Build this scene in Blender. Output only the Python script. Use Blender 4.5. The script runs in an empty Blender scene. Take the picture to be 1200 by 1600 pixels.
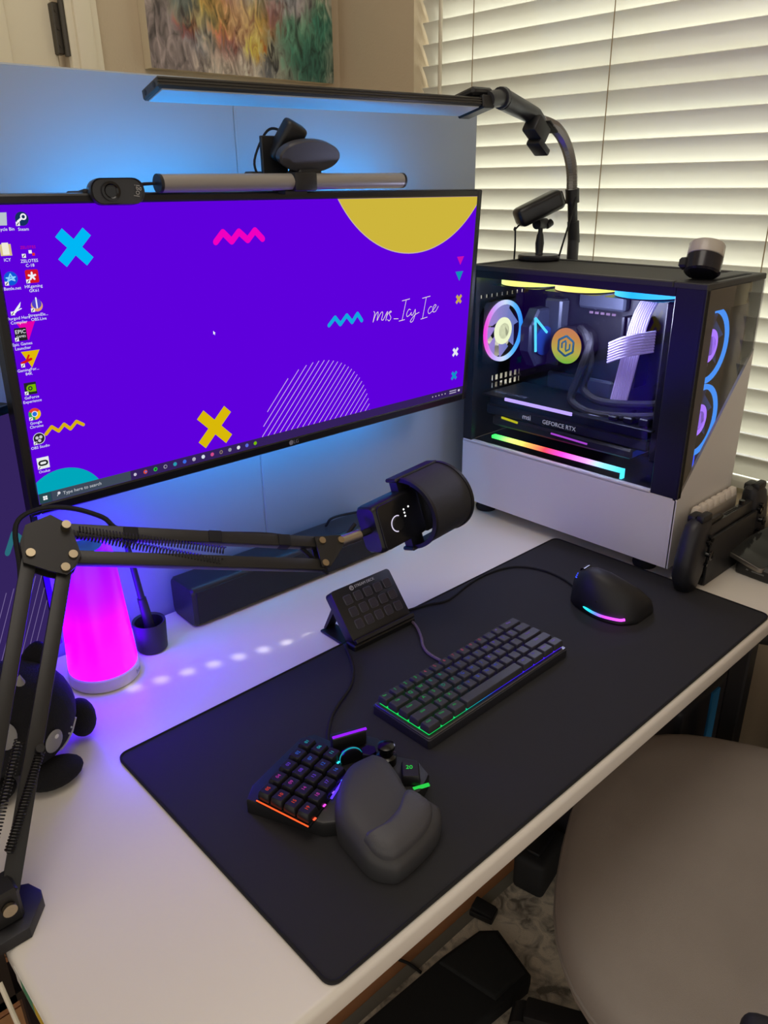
import bpy, bmesh, math, random
from mathutils import Matrix, Vector, Euler
random.seed(7)
PI = math.pi
SC = bpy.context.scene
COL = SC.collection

# ------------------------------------------------------------------ camera, world, sun, exposure
# Metres. z = 0 is the desk top, x runs along the desk, y towards the white board behind it.
cam_d = bpy.data.cameras.new('camera'); cam = bpy.data.objects.new('camera', cam_d); COL.objects.link(cam)
RW = ((0.73073677, -0.68255272, -0.01206496), (-0.27453512, -0.27764249, -0.92062214), (0.62502340, 0.67604470, -0.39026826))
cm = Matrix.Identity(4)
for i in range(3):
    cm[i][0] = RW[0][i]; cm[i][1] = -RW[1][i]; cm[i][2] = -RW[2][i]
cm[0][3], cm[1][3], cm[2][3] = -0.2741, -0.3719, 0.6432
cam.matrix_world = cm
cam_d.sensor_fit = 'VERTICAL'; cam_d.sensor_height = 24.0; cam_d.lens = 1219.32 / 1600 * 24.0
cam_d.clip_start = 0.02; cam_d.clip_end = 60
SC.camera = cam

world = bpy.data.worlds.new('daylight'); SC.world = world; world.use_nodes = True
bg = world.node_tree.nodes['Background']; bg.inputs[0].default_value = (1.0, 0.93, 0.83, 1); bg.inputs[1].default_value = 0.72

sun_d = bpy.data.lights.new('sun', 'SUN'); sun_d.energy = 6.0; sun_d.angle = math.radians(0.53); sun_d.color = (1.0, 0.95, 0.86)
sun = bpy.data.objects.new('sun', sun_d); COL.objects.link(sun)
SUN_DIR = Vector((-1.05, 0.259, -1.26)).normalized()
sun.rotation_euler = SUN_DIR.to_track_quat('-Z', 'Y').to_euler(); sun.location = (3.4, -0.3, 3.8)

sky_d = bpy.data.lights.new('window_daylight', 'AREA'); sky_d.shape = 'RECTANGLE'; sky_d.size = 1.3; sky_d.size_y = 1.9
sky_d.energy = 38; sky_d.color = (0.985, 1.0, 0.98)
sky = bpy.data.objects.new('window_daylight', sky_d); COL.objects.link(sky)
sky.location = (1.75, 0.6, 0.85); sky.rotation_euler = (0, PI / 2, 0)

fill_d = bpy.data.lights.new('overhead_fill', 'AREA'); fill_d.shape = 'DISK'; fill_d.size = 1.1; fill_d.energy = 9.0; fill_d.color = (1.0, 0.91, 0.80)  # added warm fill from overhead; stands for no known ceiling fixture
lamp = bpy.data.objects.new('overhead_fill', fill_d); COL.objects.link(lamp); lamp.location = (0.10, 0.20, 1.93)

vs = SC.view_settings
vs.view_transform = 'Standard'; vs.look = 'None'; vs.exposure = 0.0; vs.gamma = 1.0; vs.use_curve_mapping = False

# ------------------------------------------------------------------ helpers
def lin(c):
    if isinstance(c, str):
        c = tuple(int(c[i:i + 2], 16) for i in (0, 2, 4))
    r = []
    for v in c[:3]:
        v = v / 255.0
        r.append(v / 12.92 if v <= 0.04045 else ((v + 0.055) / 1.055) ** 2.4)
    return (r[0], r[1], r[2], 1.0)

MATS = {}
def mat(name, col='808080', rough=0.5, metal=0.0, spec=0.5, emit=None, es=1.0, bump=0.0, bscale=300, mottle=0.0, mscale=20, coat=0.0):
    """procedural principled material: optional mottled colour and fine noise relief"""
    if name in MATS: return MATS[name]
    m = bpy.data.materials.new(name); m.use_nodes = True; nt = m.node_tree; b = nt.nodes['Principled BSDF']
    b.inputs['Base Color'].default_value = lin(col); b.inputs['Roughness'].default_value = rough
    b.inputs['Metallic'].default_value = metal; b.inputs['Specular IOR Level'].default_value = spec
    b.inputs['Coat Weight'].default_value = coat
    if emit is not None:
        b.inputs['Emission Color'].default_value = lin(emit); b.inputs['Emission Strength'].default_value = es
    tc = nt.nodes.new('ShaderNodeTexCoord')
    if mottle > 0:
        n = nt.nodes.new('ShaderNodeTexNoise'); n.inputs['Scale'].default_value = mscale; n.inputs['Detail'].default_value = 6
        nt.links.new(tc.outputs['Object'], n.inputs['Vector'])
        mx = nt.nodes.new('ShaderNodeMix'); mx.data_type = 'RGBA'
        c = lin(col); mx.inputs[6].default_value = [min(1, x * (1 + mottle)) for x in c[:3]] + [1]; mx.inputs[7].default_value = [x * (1 - mottle) for x in c[:3]] + [1]
        nt.links.new(n.outputs['Fac'], mx.inputs[0]); nt.links.new(mx.outputs[2], b.inputs['Base Color'])
    if bump > 0:
        n = nt.nodes.new('ShaderNodeTexNoise'); n.inputs['Scale'].default_value = bscale; n.inputs['Detail'].default_value = 3
        nt.links.new(tc.outputs['Object'], n.inputs['Vector'])
        bp = nt.nodes.new('ShaderNodeBump'); bp.inputs['Strength'].default_value = bump; bp.inputs['Distance'].default_value = 0.002
        nt.links.new(n.outputs['Fac'], bp.inputs['Height']); nt.links.new(bp.outputs[0], b.inputs['Normal'])
    MATS[name] = m; return m

def emis(name, col, s=1.0):
    if name in MATS: return MATS[name]
    m = bpy.data.materials.new(name); m.use_nodes = True; nt = m.node_tree; nt.nodes.clear()
    e = nt.nodes.new('ShaderNodeEmission'); e.inputs[0].default_value = lin(col); e.inputs[1].default_value = s
    o = nt.nodes.new('ShaderNodeOutputMaterial'); nt.links.new(e.outputs[0], o.inputs[0])
    MATS[name] = m; return m

def ramp_emis(name, axis, lo, hi, stops, s=1.0, base=None):
    """light source whose own colour runs along a local axis"""
    if name in MATS: return MATS[name]
    m = bpy.data.materials.new(name); m.use_nodes = True; nt = m.node_tree; nt.nodes.clear()
    tc = nt.nodes.new('ShaderNodeTexCoord'); sp = nt.nodes.new('ShaderNodeSeparateXYZ'); nt.links.new(tc.outputs['Object'], sp.inputs[0])
    mr = nt.nodes.new('ShaderNodeMapRange'); mr.inputs[1].default_value = lo; mr.inputs[2].default_value = hi
    nt.links.new(sp.outputs[axis], mr.inputs[0])
    cr = nt.nodes.new('ShaderNodeValToRGB'); el = cr.color_ramp.elements
    while len(el) > 1: el.remove(el[-1])
    for i, (p, c) in enumerate(stops):
        e = el[0] if i == 0 else el.new(p)
        e.position = p; e.color = lin(c)
    nt.links.new(mr.outputs[0], cr.inputs[0])
    e = nt.nodes.new('ShaderNodeEmission'); e.inputs[1].default_value = s; nt.links.new(cr.outputs[0], e.inputs[0])
    o = nt.nodes.new('ShaderNodeOutputMaterial')
    if base:
        b = nt.nodes.new('ShaderNodeBsdfPrincipled'); b.inputs['Base Color'].default_value = lin(base); b.inputs['Roughness'].default_value = 0.3
        a = nt.nodes.new('ShaderNodeAddShader'); nt.links.new(e.outputs[0], a.inputs[0]); nt.links.new(b.outputs[0], a.inputs[1]); nt.links.new(a.outputs[0], o.inputs[0])
    else:
        nt.links.new(e.outputs[0], o.inputs[0])
    MATS[name] = m; return m

def glass(name, tint, ior=1.5, gloss=1.0):
    """thin tinted pane: transparent body with a Fresnel mirror on top"""
    if name in MATS: return MATS[name]
    m = bpy.data.materials.new(name); m.use_nodes = True; nt = m.node_tree; nt.nodes.clear()
    t = nt.nodes.new('ShaderNodeBsdfTransparent'); t.inputs[0].default_value = (tint[0], tint[1], tint[2], 1)
    g = nt.nodes.new('ShaderNodeBsdfGlossy'); g.inputs['Roughness'].default_value = 0.02; g.inputs[0].default_value = (gloss, gloss, gloss, 1)
    f = nt.nodes.new('ShaderNodeFresnel')
    ge = nt.nodes.new('ShaderNodeNewGeometry'); mr = nt.nodes.new('ShaderNodeMapRange'); mr.inputs[3].default_value = ior; mr.inputs[4].default_value = 1.0 / ior   # same air-side Fresnel on both faces
    nt.links.new(ge.outputs['Backfacing'], mr.inputs[0]); nt.links.new(mr.outputs[0], f.inputs[0])
    mx = nt.nodes.new('ShaderNodeMixShader'); o = nt.nodes.new('ShaderNodeOutputMaterial')
    nt.links.new(f.outputs[0], mx.inputs[0]); nt.links.new(t.outputs[0], mx.inputs[1]); nt.links.new(g.outputs[0], mx.inputs[2]); nt.links.new(mx.outputs[0], o.inputs[0])
    MATS[name] = m; return m

def TM(loc=(0, 0, 0), rot=(0, 0, 0)):
    return Matrix.Translation(loc) @ Euler(rot, 'XYZ').to_matrix().to_4x4()

def frame_z(p0, p1):
    """matrix at p0 whose z axis points to p1"""
    d = Vector(p1) - Vector(p0)
    return Matrix.Translation(p0) @ d.to_track_quat('Z', 'X').to_matrix().to_4x4(), d.length

class G:
    """collects shapes for ONE mesh object"""
    def __init__(s): s.bm = bmesh.new()
    def _merge(s, b, M, mi):
        if M is not None: b.transform(M)
        off = {}
        for v in b.verts: off[v] = s.bm.verts.new(v.co)
        for f in b.faces:
            try:
                nf = s.bm.faces.new([off[v] for v in f.verts]); nf.material_index = mi
            except ValueError: pass
        b.free(); return s
    def box(s, size, at=(0, 0, 0), bev=0.0, seg=2, M=None, mi=0, rot=None):
        b = bmesh.new(); bmesh.ops.create_cube(b, size=1.0)
        for v in b.verts: v.co = Vector((v.co.x * size[0], v.co.y * size[1], v.co.z * size[2]))
        if bev > 0: bmesh.ops.bevel(b, geom=b.edges[:], offset=min(bev, min(size) * 0.49), segments=seg, affect='EDGES', profile=0.5)
        L = TM(at, rot or (0, 0, 0))
        return s._merge(b, (M @ L) if M is not None else L, mi)
    def bx(s, x0, x1, y0, y1, z0, z1, bev=0.0, seg=2, M=None, mi=0):
        return s.box((x1 - x0, y1 - y0, z1 - z0), ((x0 + x1) / 2, (y0 + y1) / 2, (z0 + z1) / 2), bev, seg, M, mi)
    def mesh(s, vs_, fs, M=None, mi=0):
        b = bmesh.new(); vv = [b.verts.new(v) for v in vs_]
        for f in fs:
            try: b.faces.new([vv[i] for i in f])
            except ValueError: pass
        return s._merge(b, M, mi)
    def lathe(s, prof, n=32, M=None, mi=0):
        vs_, fs = [], []
        for r, z in prof:
            for k in range(n):
                a = 2 * PI * k / n; vs_.append((r * math.cos(a), r * math.sin(a), z))
        for i in range(len(prof) - 1):
            for k in range(n):
                k2 = (k + 1) % n; fs.append((i * n + k, i * n + k2, (i + 1) * n + k2, (i + 1) * n + k))
        if prof[0][0] > 1e-5: fs.append(tuple(range(n))[::-1])
        if prof[-1][0] > 1e-5: fs.append(tuple((len(prof) - 1) * n + k for k in range(n)))
        return s.mesh(vs_, fs, M, mi)
    def rod(s, p0, p1, r0, r1=None, n=16, M=None, mi=0):
        F, l = frame_z(p0, p1); r1 = r0 if r1 is None else r1
        return s.lathe([(r0, 0), (r1, l)], n, (M @ F) if M is not None else F, mi)
    def bar(s, p0, p1, w, h, up=(0, 0, 1), bev=0.0, M=None, mi=0):
        """square bar from p0 to p1, w across, h along up"""
        p0, p1 = Vector(p0), Vector(p1); d = (p1 - p0); l = d.length; d.normalize()
        u = Vector(up); u = (u - d * u.dot(d)).normalized(); c = d.cross(u)
        F = Matrix.Identity(4)
        for i in range(3): F[i][0], F[i][1], F[i][2], F[i][3] = d[i], c[i], u[i], (p0[i] + p1[i]) / 2
        return s.box((l, w, h), (0, 0, 0), bev, 2, (M @ F) if M is not None else F, mi)
    def tube(s, pts, r, n=8, M=None, mi=0, closed=False):
        pts = [Vector(p) for p in pts]; N = len(pts); rs = r if isinstance(r, (list, tuple)) else [r] * N
        vs_, fs = [], []; prev = None
        for i, p in enumerate(pts):
            if closed: t = pts[(i + 1) % N] - pts[i - 1]
            else: t = pts[min(i + 1, N - 1)] - pts[max(i - 1, 0)]
            t.normalize()
            if prev is None:
                a = Vector((0, 0, 1)) if abs(t.z) < 0.9 else Vector((1, 0, 0)); u = (a - t * a.dot(t)).normalized()
            else:
                u = (prev - t * prev.dot(t)).normalized()
            prev = u; w = t.cross(u)
            for k in range(n):
                a = 2 * PI * k / n; vs_.append(p + (u * math.cos(a) + w * math.sin(a)) * rs[i])
        for i in range(N if closed else N - 1):
            for k in range(n):
                j = (i + 1) % N; k2 = (k + 1) % n; fs.append((i * n + k, i * n + k2, j * n + k2, j * n + k))
        if not closed: fs.append(tuple(range(n))[::-1]); fs.append(tuple((N - 1) * n + k for k in range(n)))
        return s.mesh(vs_, fs, M, mi)
    def prism(s, poly, z0, z1, bev=0.0, seg=2, M=None, mi=0):
        b = bmesh.new(); bot = [b.verts.new((x, y, z0)) for x, y in poly]; top = [b.verts.new((x, y, z1)) for x, y in poly]; n = len(poly)
        b.faces.new(bot[::-1]); tf = b.faces.new(top)
        for i in range(n): b.faces.new((bot[i], bot[(i + 1) % n], top[(i + 1) % n], top[i]))
        bmesh.ops.recalc_face_normals(b, faces=b.faces[:])
        if bev > 0: bmesh.ops.bevel(b, geom=list(tf.edges), offset=bev, segments=seg, affect='EDGES', profile=0.5)
        return s._merge(b, M, mi)
    def loft(s, rings, M=None, mi=0, cap=(True, True)):
        n = len(rings[0]); vs_ = [p for r in rings for p in r]; fs = []
        for i in range(len(rings) - 1):
            for k in range(n):
                k2 = (k + 1) % n; fs.append((i * n + k, i * n + k2, (i + 1) * n + k2, (i + 1) * n + k))
        if cap[0]: fs.append(tuple(range(n))[::-1])
        if cap[1]: fs.append(tuple((len(rings) - 1) * n + k for k in range(n)))
        return s.mesh(vs_, fs, M, mi)
    def sphere(s, r, at=(0, 0, 0), sc=(1, 1, 1), n=20, M=None, mi=0, rot=(0, 0, 0)):
        b = bmesh.new(); bmesh.ops.create_uvsphere(b, u_segments=n, v_segments=max(6, n // 2), radius=r)
        L = TM(at, rot) @ Matrix.Diagonal((*sc, 1)); return s._merge(b, (M @ L) if M is not None else L, mi)
    def text(s, body, size, M, mi=0, ex=0.0001, ax='CENTER', wide=1.0):
        c = bpy.data.curves.new('t', 'FONT'); c.body = body; c.size = size; c.align_x = ax; c.align_y = 'CENTER'; c.extrude = ex; c.resolution_u = 3
        o = bpy.data.objects.new('t', c); COL.objects.link(o)
        dg = bpy.context.evaluated_depsgraph_get(); me = bpy.data.meshes.new_from_object(o.evaluated_get(dg))
        b = bmesh.new(); b.from_mesh(me); bpy.data.objects.remove(o); bpy.data.meshes.remove(me); bpy.data.curves.remove(c)
        b.transform(Matrix.Diagonal((wide, 1, 1, 1)))
        return s._merge(b, M, mi)
    def data(s, name, mats, smooth=35):
        me = bpy.data.meshes.new(name)
        bmesh.ops.recalc_face_normals(s.bm, faces=s.bm.faces[:])
        s.bm.to_mesh(me); s.bm.free()
        for m in (mats if isinstance(mats, (list, tuple)) else [mats]): me.materials.append(m)
        if smooth:
            me.polygons.foreach_set('use_smooth', [True] * len(me.polygons)); me.set_sharp_from_angle(angle=math.radians(smooth))
        return me
    def ob(s, name, mats, parent=None, smooth=35, loc=(0, 0, 0), rot=(0, 0, 0)):
        return put(name, s.data(name, mats, smooth), parent, loc, rot)

def put(name, me, parent=None, loc=(0, 0, 0), rot=(0, 0, 0)):
    o = bpy.data.objects.new(name, me); COL.objects.link(o); o.location = loc; o.rotation_euler = rot
    if parent is not None: o.parent = parent
    return o
def tag(o, label, cat, group=None, kind=None):
    o['label'] = label; o['category'] = cat
    if group: o['group'] = group
    if kind: o['kind'] = kind
    return o
def thing(name, label, cat, loc=(0, 0, 0), rot=(0, 0, 0), group=None):
    o = bpy.data.objects.new(name, None); COL.objects.link(o); o.location = loc; o.rotation_euler = rot; o.empty_display_size = 0.02
    return tag(o, label, cat, group)
def struct(o, label, cat):
    o['kind'] = 'structure'; return tag(o, label, cat)

def rrect(x0, x1, y0, y1, r, n=6):
    out = []
    for cx, cy, a0 in ((x1 - r, y1 - r, 0), (x0 + r, y1 - r, 90), (x0 + r, y0 + r, 180), (x1 - r, y0 + r, 270)):
        for k in range(n + 1):
            a = math.radians(a0 + 90 * k / n); out.append((cx + r * math.cos(a), cy + r * math.sin(a)))
    return out
def smoothpath(pts, n=6):
    """Catmull-Rom through pts"""
    P = [Vector(p) for p in pts]; P = [2 * P[0] - P[1]] + P + [2 * P[-1] - P[-2]]; out = []
    for i in range(1, len(P) - 2):
        for k in range(n):
            t = k / n; a, b, c, d = P[i - 1], P[i], P[i + 1], P[i + 2]
            out.append(0.5 * ((2 * b) + (c - a) * t + (2 * a - 5 * b + 4 * c - d) * t * t + (3 * b - a - 3 * c + d) * t ** 3))
    out.append(P[-2]); return out
def helix(p0, p1, r, turns, per=8):
    F, l = frame_z(p0, p1); n = int(turns * per)
    return [F @ Vector((r * math.cos(2 * PI * k / per), r * math.sin(2 * PI * k / per), l * k / n)) for k in range(n + 1)]

BLACK = mat('black_plastic', '161618', 0.45)
MATTE = mat('matte_black', '1a1a1c', 0.75)
GLOSSB = mat('gloss_black', '0b0b0d', 0.18)
DGREY = mat('dark_grey_metal', '3a3a3a', 0.4, 0.6)
STEEL = mat('brushed_steel', 'b9b2a6', 0.3, 1.0)
SILVER = mat('silver_plastic', '8a8784', 0.35, 0.7)
RUBBER = mat('black_rubber', '0e0e10', 0.8)

# ------------------------------------------------------------------ the room
FZ = -0.74
WALL = mat('painted_wall', 'c9b89c', 0.85, bump=0.25, bscale=220)
TRIM = mat('cream_trim', 'e6ddc4', 0.5)
WHITE = mat('white_laminate', 'e9e4da', 0.32)
g = G().bx(-2.6, 1.45, -2.6, 1.5, FZ - 0.08, FZ - 0.012); floor = struct(g.ob('floor', mat('subfloor', '3a2a1e', 0.9)), 'brown wooden plank floor under the desk and rug', 'floor')
woods = [mat('oak_plank_%s' % n, c, 0.45, bump=0.15, bscale=60, mottle=0.25, mscale=14) for n, c in (('warm', 'b07c54'), ('tan', 'b98a60'), ('dark', '986844'), ('mid', 'a8744e'))]
plank_me = []
for w in woods:
    plank_me.append(G().box((1.196, 0.117, 0.012), (0, 0, -0.006), 0.0015, 1).data('plank', w))
for r in range(34):
    for k in range(-3, 3):
        xa = k * 1.2 + (0.37 * r) % 1.2 - 0.7; xb = xa + 1.2; xa, xb = max(xa, -2.6), min(xb, 1.214)
        if xb - xa > 0.02:
            o = put('plank', plank_me[(r * 3 + k) % 4], floor, ((xa + xb) / 2, -2.5 + r * 0.12, FZ)); o.scale.x = (xb - xa - 0.003) / 1.196

g = G()   # wall with the window opening
g.bx(1.215, 1.34, -2.6, 0.075, FZ, 1.96).bx(1.215, 1.34, 1.115, 1.5, FZ, 1.96).bx(1.215, 1.34, 0.075, 1.115, FZ, 0.02).bx(1.215, 1.34, 0.075, 1.115, 1.62, 1.96)
struct(g.ob('wall_right', WALL), 'tan painted wall around the window with closed blinds', 'wall')
g = G().bx(-2.6, 0.50 - 0.86, 1.385, 1.5, FZ, 1.96).bx(0.50, 1.34, 1.385, 1.5, FZ, 1.96).bx(0.50 - 0.86, 0.50, 1.385, 1.5, 1.32, 1.96)
struct(g.ob('wall_back', WALL), 'cream wall behind the white board holding the painting', 'wall')
struct(G().bx(-2.6, 1.34, -2.6, 1.5, 1.96, 2.04).ob('ceiling', mat('ceiling_paint', 'e8e2d6', 0.9)), 'pale flat ceiling above the desk', 'ceiling')
# door behind the board, standing a little open on its hinges
d = struct(G().bx(-0.355, 0.486, 1.40, 1.435, FZ + 0.01, 1.31, 0.003, 1).ob('door_1', mat('door_paint', 'ede3c8', 0.45)), 'cream panelled door with dark hinge behind the white board', 'door')
for zz0, zz1 in ((-0.6, 0.15), (0.3, 1.2)):
    for xx0, xx1 in ((-0.25, 0.02), (0.12, 0.39)):
        g = G().bx(xx0, xx1, 1.388, 1.402, zz0, zz1, 0.008, 2).bx(xx0 + 0.03, xx1 - 0.03, 1.384, 1.392, zz0 + 0.03, zz1 - 0.03, 0.006, 2)
        g.ob('raised_panel', MATS['door_paint'], d)
g = G().bx(0.478, 0.492, 1.382, 1.402, 0.885, 0.975, 0.002, 1).rod((0.496, 1.378, 0.882), (0.496, 1.378, 0.978), 0.007).bx(0.50, 0.515, 1.380, 1.392, 0.885, 0.975, 0.002, 1)
for zz in (0.9, 0.93, 0.96): g.rod((0.485, 1.384, zz), (0.485, 1.380, zz), 0.003, n=8)
g.ob('hinge', mat('hinge_metal', '55514a', 0.4, 0.8), d)
struct(G().bx(0.498, 0.566, 1.368, 1.386, FZ, 1.39, 0.004, 2).bx(0.512, 0.550, 1.360, 1.372, FZ, 1.39, 0.005, 2).bx(-0.42, 0.566, 1.368, 1.386, 1.32, 1.39, 0.004, 2).ob('trim_1', TRIM), 'cream moulded casing beside the door hinge', 'trim')

# window: sill, frame, glass
g = G().bx(1.165, 1.30, 0.02, 1.17, 0.02, 0.058, 0.006, 2); struct(g.ob('trim_2', mat('sill_board', 'b3a58c', 0.6, mottle=0.15, mscale=40)), 'beige window sill board under the blinds', 'sill')
win = struct(G().bx(1.285, 1.325, 0.075, 0.115, 0.058, 1.62).bx(1.285, 1.325, 1.075, 1.115, 0.058, 1.62).bx(1.285, 1.325, 0.115, 1.075, 0.058, 0.10).bx(1.285, 1.325, 0.115, 1.075, 1.58, 1.62).bx(1.29, 1.32, 0.115, 1.075, 0.80, 0.84).ob('window_1', mat('white_vinyl', 'f2efe6', 0.4)), 'bright white framed window behind the closed blinds', 'window')
for z0, z1 in ((0.10, 0.80), (0.84, 1.58)):
    G().bx(1.304, 1.307, 0.115, 1.075, z0, z1).ob('pane', glass('window_glass', (0.96, 0.98, 0.97)), win)

# ------------------------------------------------------------------ venetian blind, one mesh per slat
def slat_mat():
    m = bpy.data.materials.new('blind_slat'); m.use_nodes = True; nt = m.node_tree; b = nt.nodes['Principled BSDF']
    b.inputs['Base Color'].default_value = lin('e4e3da'); b.inputs['Roughness'].default_value = 0.4
    t = nt.nodes.new('ShaderNodeBsdfTranslucent'); t.inputs[0].default_value = lin('ebe8e0')
    mx = nt.nodes.new('ShaderNodeMixShader'); mx.inputs[0].default_value = 0.26
    o = nt.nodes['Material Output']; nt.links.new(b.outputs[0], mx.inputs[1]); nt.links.new(t.outputs[0], mx.inputs[2]); nt.links.new(mx.outputs[0], o.inputs[0])
    return m
SLAT = slat_mat()
blind = thing('window_blind', 'cream wooden venetian blind, slats closed, across the window', 'blind', (1.25, 0.0, 0.0))
SY0, SY1, PITCH, ZREF = 0.088, 1.108, 0.0445, 0.8024
TILT = math.radians(62.5)
def slat_section(t):          # t -1..1 from outer-lower edge to room-upper edge
    h = 0.026 * t; sag = 0.0022 * (1 - t * t)
    return Vector((-h * math.cos(TILT) + sag * math.sin(TILT), 0, h * math.sin(TILT) + sag * math.cos(TILT) * 0.4))
def slat_strip(g, ya, yb, ta, tb, n):
    ring = []
    for k in range(n + 1): ring.append(slat_section(ta + (tb - ta) * k / n))
    nrm = Vector((math.sin(TILT), 0, math.cos(TILT))) * 0.0014
    prof = [p - nrm for p in ring] + [p + nrm for p in ring[::-1]]
    g.loft([[(p.x, ya, p.z) for p in prof], [(p.x, yb, p.z) for p in prof]])
g = G(); slat_strip(g, SY0, SY1, -1, 1, 8); slat_plain = g.data('slat', SLAT, 50)
HY = 0.241                    # routing holes by the near ladder let thin sunbeams through
g = G(); slat_strip(g, SY0, HY - 0.0085, -1, 1, 8); slat_strip(g, HY + 0.0085, SY1, -1, 1, 8); slat_strip(g, HY - 0.0085, HY + 0.0085, -1, -0.22, 3); slat_strip(g, HY - 0.0085, HY + 0.0085, 0.22, 1, 3)
slat_holed = g.data('slat', SLAT, 50)
k = -15
while True:
    z = ZREF - 0.0235 + PITCH * k
    if z > 1.55: break
    put('slat', slat_holed if 1.075 < z < 1.43 else slat_plain, blind, (0, 0, z)); k += 1
zbot = ZREF - 0.0235 - PITCH * 15 - 0.034
G().bx(-0.02, 0.024, SY0, SY1, zbot - 0.008, zbot + 0.008, 0.004, 2).ob('bottom_rail', SLAT, blind)
G().bx(-0.03, 0.03, SY0, SY1, 1.56, 1.615, 0.004, 2).ob('head_rail', SLAT, blind)
CORD = mat('tan_cord', '9c8a6c', 0.8)
for y in (0.949, 0.595, 0.241):
    G().rod((-0.0165, y, zbot), (-0.0165, y, 1.56), 0.0011, n=6).rod((0.016, y + 0.004, zbot), (0.016, y + 0.004, 1.56), 0.0011, n=6).ob('ladder_cord', CORD, blind)
G().rod((-0.03, 1.035, 0.62), (-0.03, 1.035, 1.54), 0.0045, n=8).ob('tilt_wand', mat('wand_plastic', 'cfc6b0', 0.3), blind)

# ------------------------------------------------------------------ painting on the back wall
def painting_mat():
    m = bpy.data.materials.new('abstract_painting'); m.use_nodes = True; nt = m.node_tree; b = nt.nodes['Principled BSDF']; b.inputs['Roughness'].default_value = 0.6
    tc = nt.nodes.new('ShaderNodeTexCoord'); N = nt.nodes.new; LK = nt.links.new
    mp = N('ShaderNodeMapping'); mp.inputs['Scale'].default_value = (60, 1, 22); mp.inputs['Rotation'].default_value = (0, 0.25, 0); LK(tc.outputs['Object'], mp.inputs[0])
    st = N('ShaderNodeTexNoise'); st.inputs['Scale'].default_value = 1.0; st.inputs['Detail'].default_value = 5; st.inputs['Distortion'].default_value = 1.2; LK(mp.outputs[0], st.inputs['Vector'])
    wr = N('ShaderNodeVectorMath'); wr.operation = 'MULTIPLY_ADD'; wr.inputs[1].default_value = (0.09, 0, 0.09); LK(st.outputs['Color'], wr.inputs[0]); LK(tc.outputs['Object'], wr.inputs[2])
    sub = N('ShaderNodeVectorMath'); sub.operation = 'SUBTRACT'; sub.inputs[1].default_value = (0.045, 0, 0.045); LK(wr.outputs[0], sub.inputs[0])
    cur = N('ShaderNodeRGB'); cur.outputs[0].default_value = lin('a79a8c'); last = cur.outputs[0]
    def blob(c, pos, r, sharp=2.0):
        nonlocal last
        dd = N('ShaderNodeVectorMath'); dd.operation = 'DISTANCE'; dd.inputs[1].default_value = (pos[0], 0, pos[1]); LK(sub.outputs[0], dd.inputs[0])
        mr = N('ShaderNodeMapRange'); mr.inputs[1].default_value = r; mr.inputs[2].default_value = r / sharp * 0.6; mr.inputs[3].default_value = 0; mr.inputs[4].default_value = 1; LK(dd.outputs['Value'], mr.inputs[0])
        mx = N('ShaderNodeMix'); mx.data_type = 'RGBA'; mx.inputs[7].default_value = lin(c); LK(mr.outputs[0], mx.inputs[0]); LK(last, mx.inputs[6]); last = mx.outputs[2]
    # canvas local: x 0..0.504, z 0..0.48 ; y flattened by the blobs' own plane
    for c, pos, r in (('8d7f7c', (0.05, 0.05), 0.16), ('6d7480', (0.13, 0.10), 0.07), ('c9bfae', (0.22, 0.02), 0.10), ('a5877c', (0.20, 0.05), 0.06), ('b0524a', (0.195, 0.09), 0.05), ('8a4a48', (0.10, 0.085), 0.035),
                      ('b5a04a', (0.16, 0.17), 0.12), ('6a7068', (0.09, 0.14), 0.05), ('c9a53c', (0.285, 0.13), 0.075), ('c8a070', (0.24, 0.10), 0.05), ('a8503c', (0.335, 0.13), 0.055), ('d6bc54', (0.27, 0.06), 0.04), ('b56a50', (0.2, 0.2), 0.10),
                      ('3f7a62', (0.42, 0.06), 0.13), ('2f5f50', (0.44, 0.03), 0.07), ('5a8a70', (0.38, 0.10), 0.05), ('7e9a7c', (0.45, 0.15), 0.07), ('9a8f90', (0.40, 0.17), 0.06), ('3c7a64', (0.47, 0.12), 0.06), ('8a9aa0', (0.30, 0.25), 0.15), ('c08a50', (0.15, 0.34), 0.16), ('4f7f70', (0.40, 0.36), 0.14),
                      ('4a4840', (0.308, 0.035), 0.022), ('5a5a5c', (0.308, 0.01), 0.03), ('3c3830', (0.309, 0.062), 0.014)):
        blob(c, pos, r)
    ov = N('ShaderNodeMix'); ov.data_type = 'RGBA'; ov.blend_type = 'OVERLAY'; ov.inputs[0].default_value = 0.75
    cr = N('ShaderNodeValToRGB'); cr.color_ramp.elements[0].position = 0.3; cr.color_ramp.elements[1].position = 0.72; LK(st.outputs['Fac'], cr.inputs[0])
    LK(last, ov.inputs[6]); LK(cr.outputs[0], ov.inputs[7]); LK(ov.outputs[2], b.inputs['Base Color'])
    bp = N('ShaderNodeBump'); bp.inputs['Strength'].default_value = 0.5; bp.inputs['Distance'].default_value = 0.004; LK(st.outputs['Fac'], bp.inputs['Height']); LK(bp.outputs[0], b.inputs['Normal'])
    return m
pt = thing('painting', 'abstract canvas painting in red, yellow and green brush strokes on the back wall', 'painting', (0.664, 1.384, 0.872))
G().mesh([(0, 0, 0), (0.504, 0, 0), (0.504, 0, 0.48), (0, 0, 0.48)], [(0, 1, 2, 3)]).ob('painted_face', painting_mat(), pt, 0, loc=(0, -0.0305, 0))
G().bx(0, 0.504, -0.03, 0, 0, 0.48).ob('canvas_edge', mat('canvas', 'd9ccb0', 0.9), pt)

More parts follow.
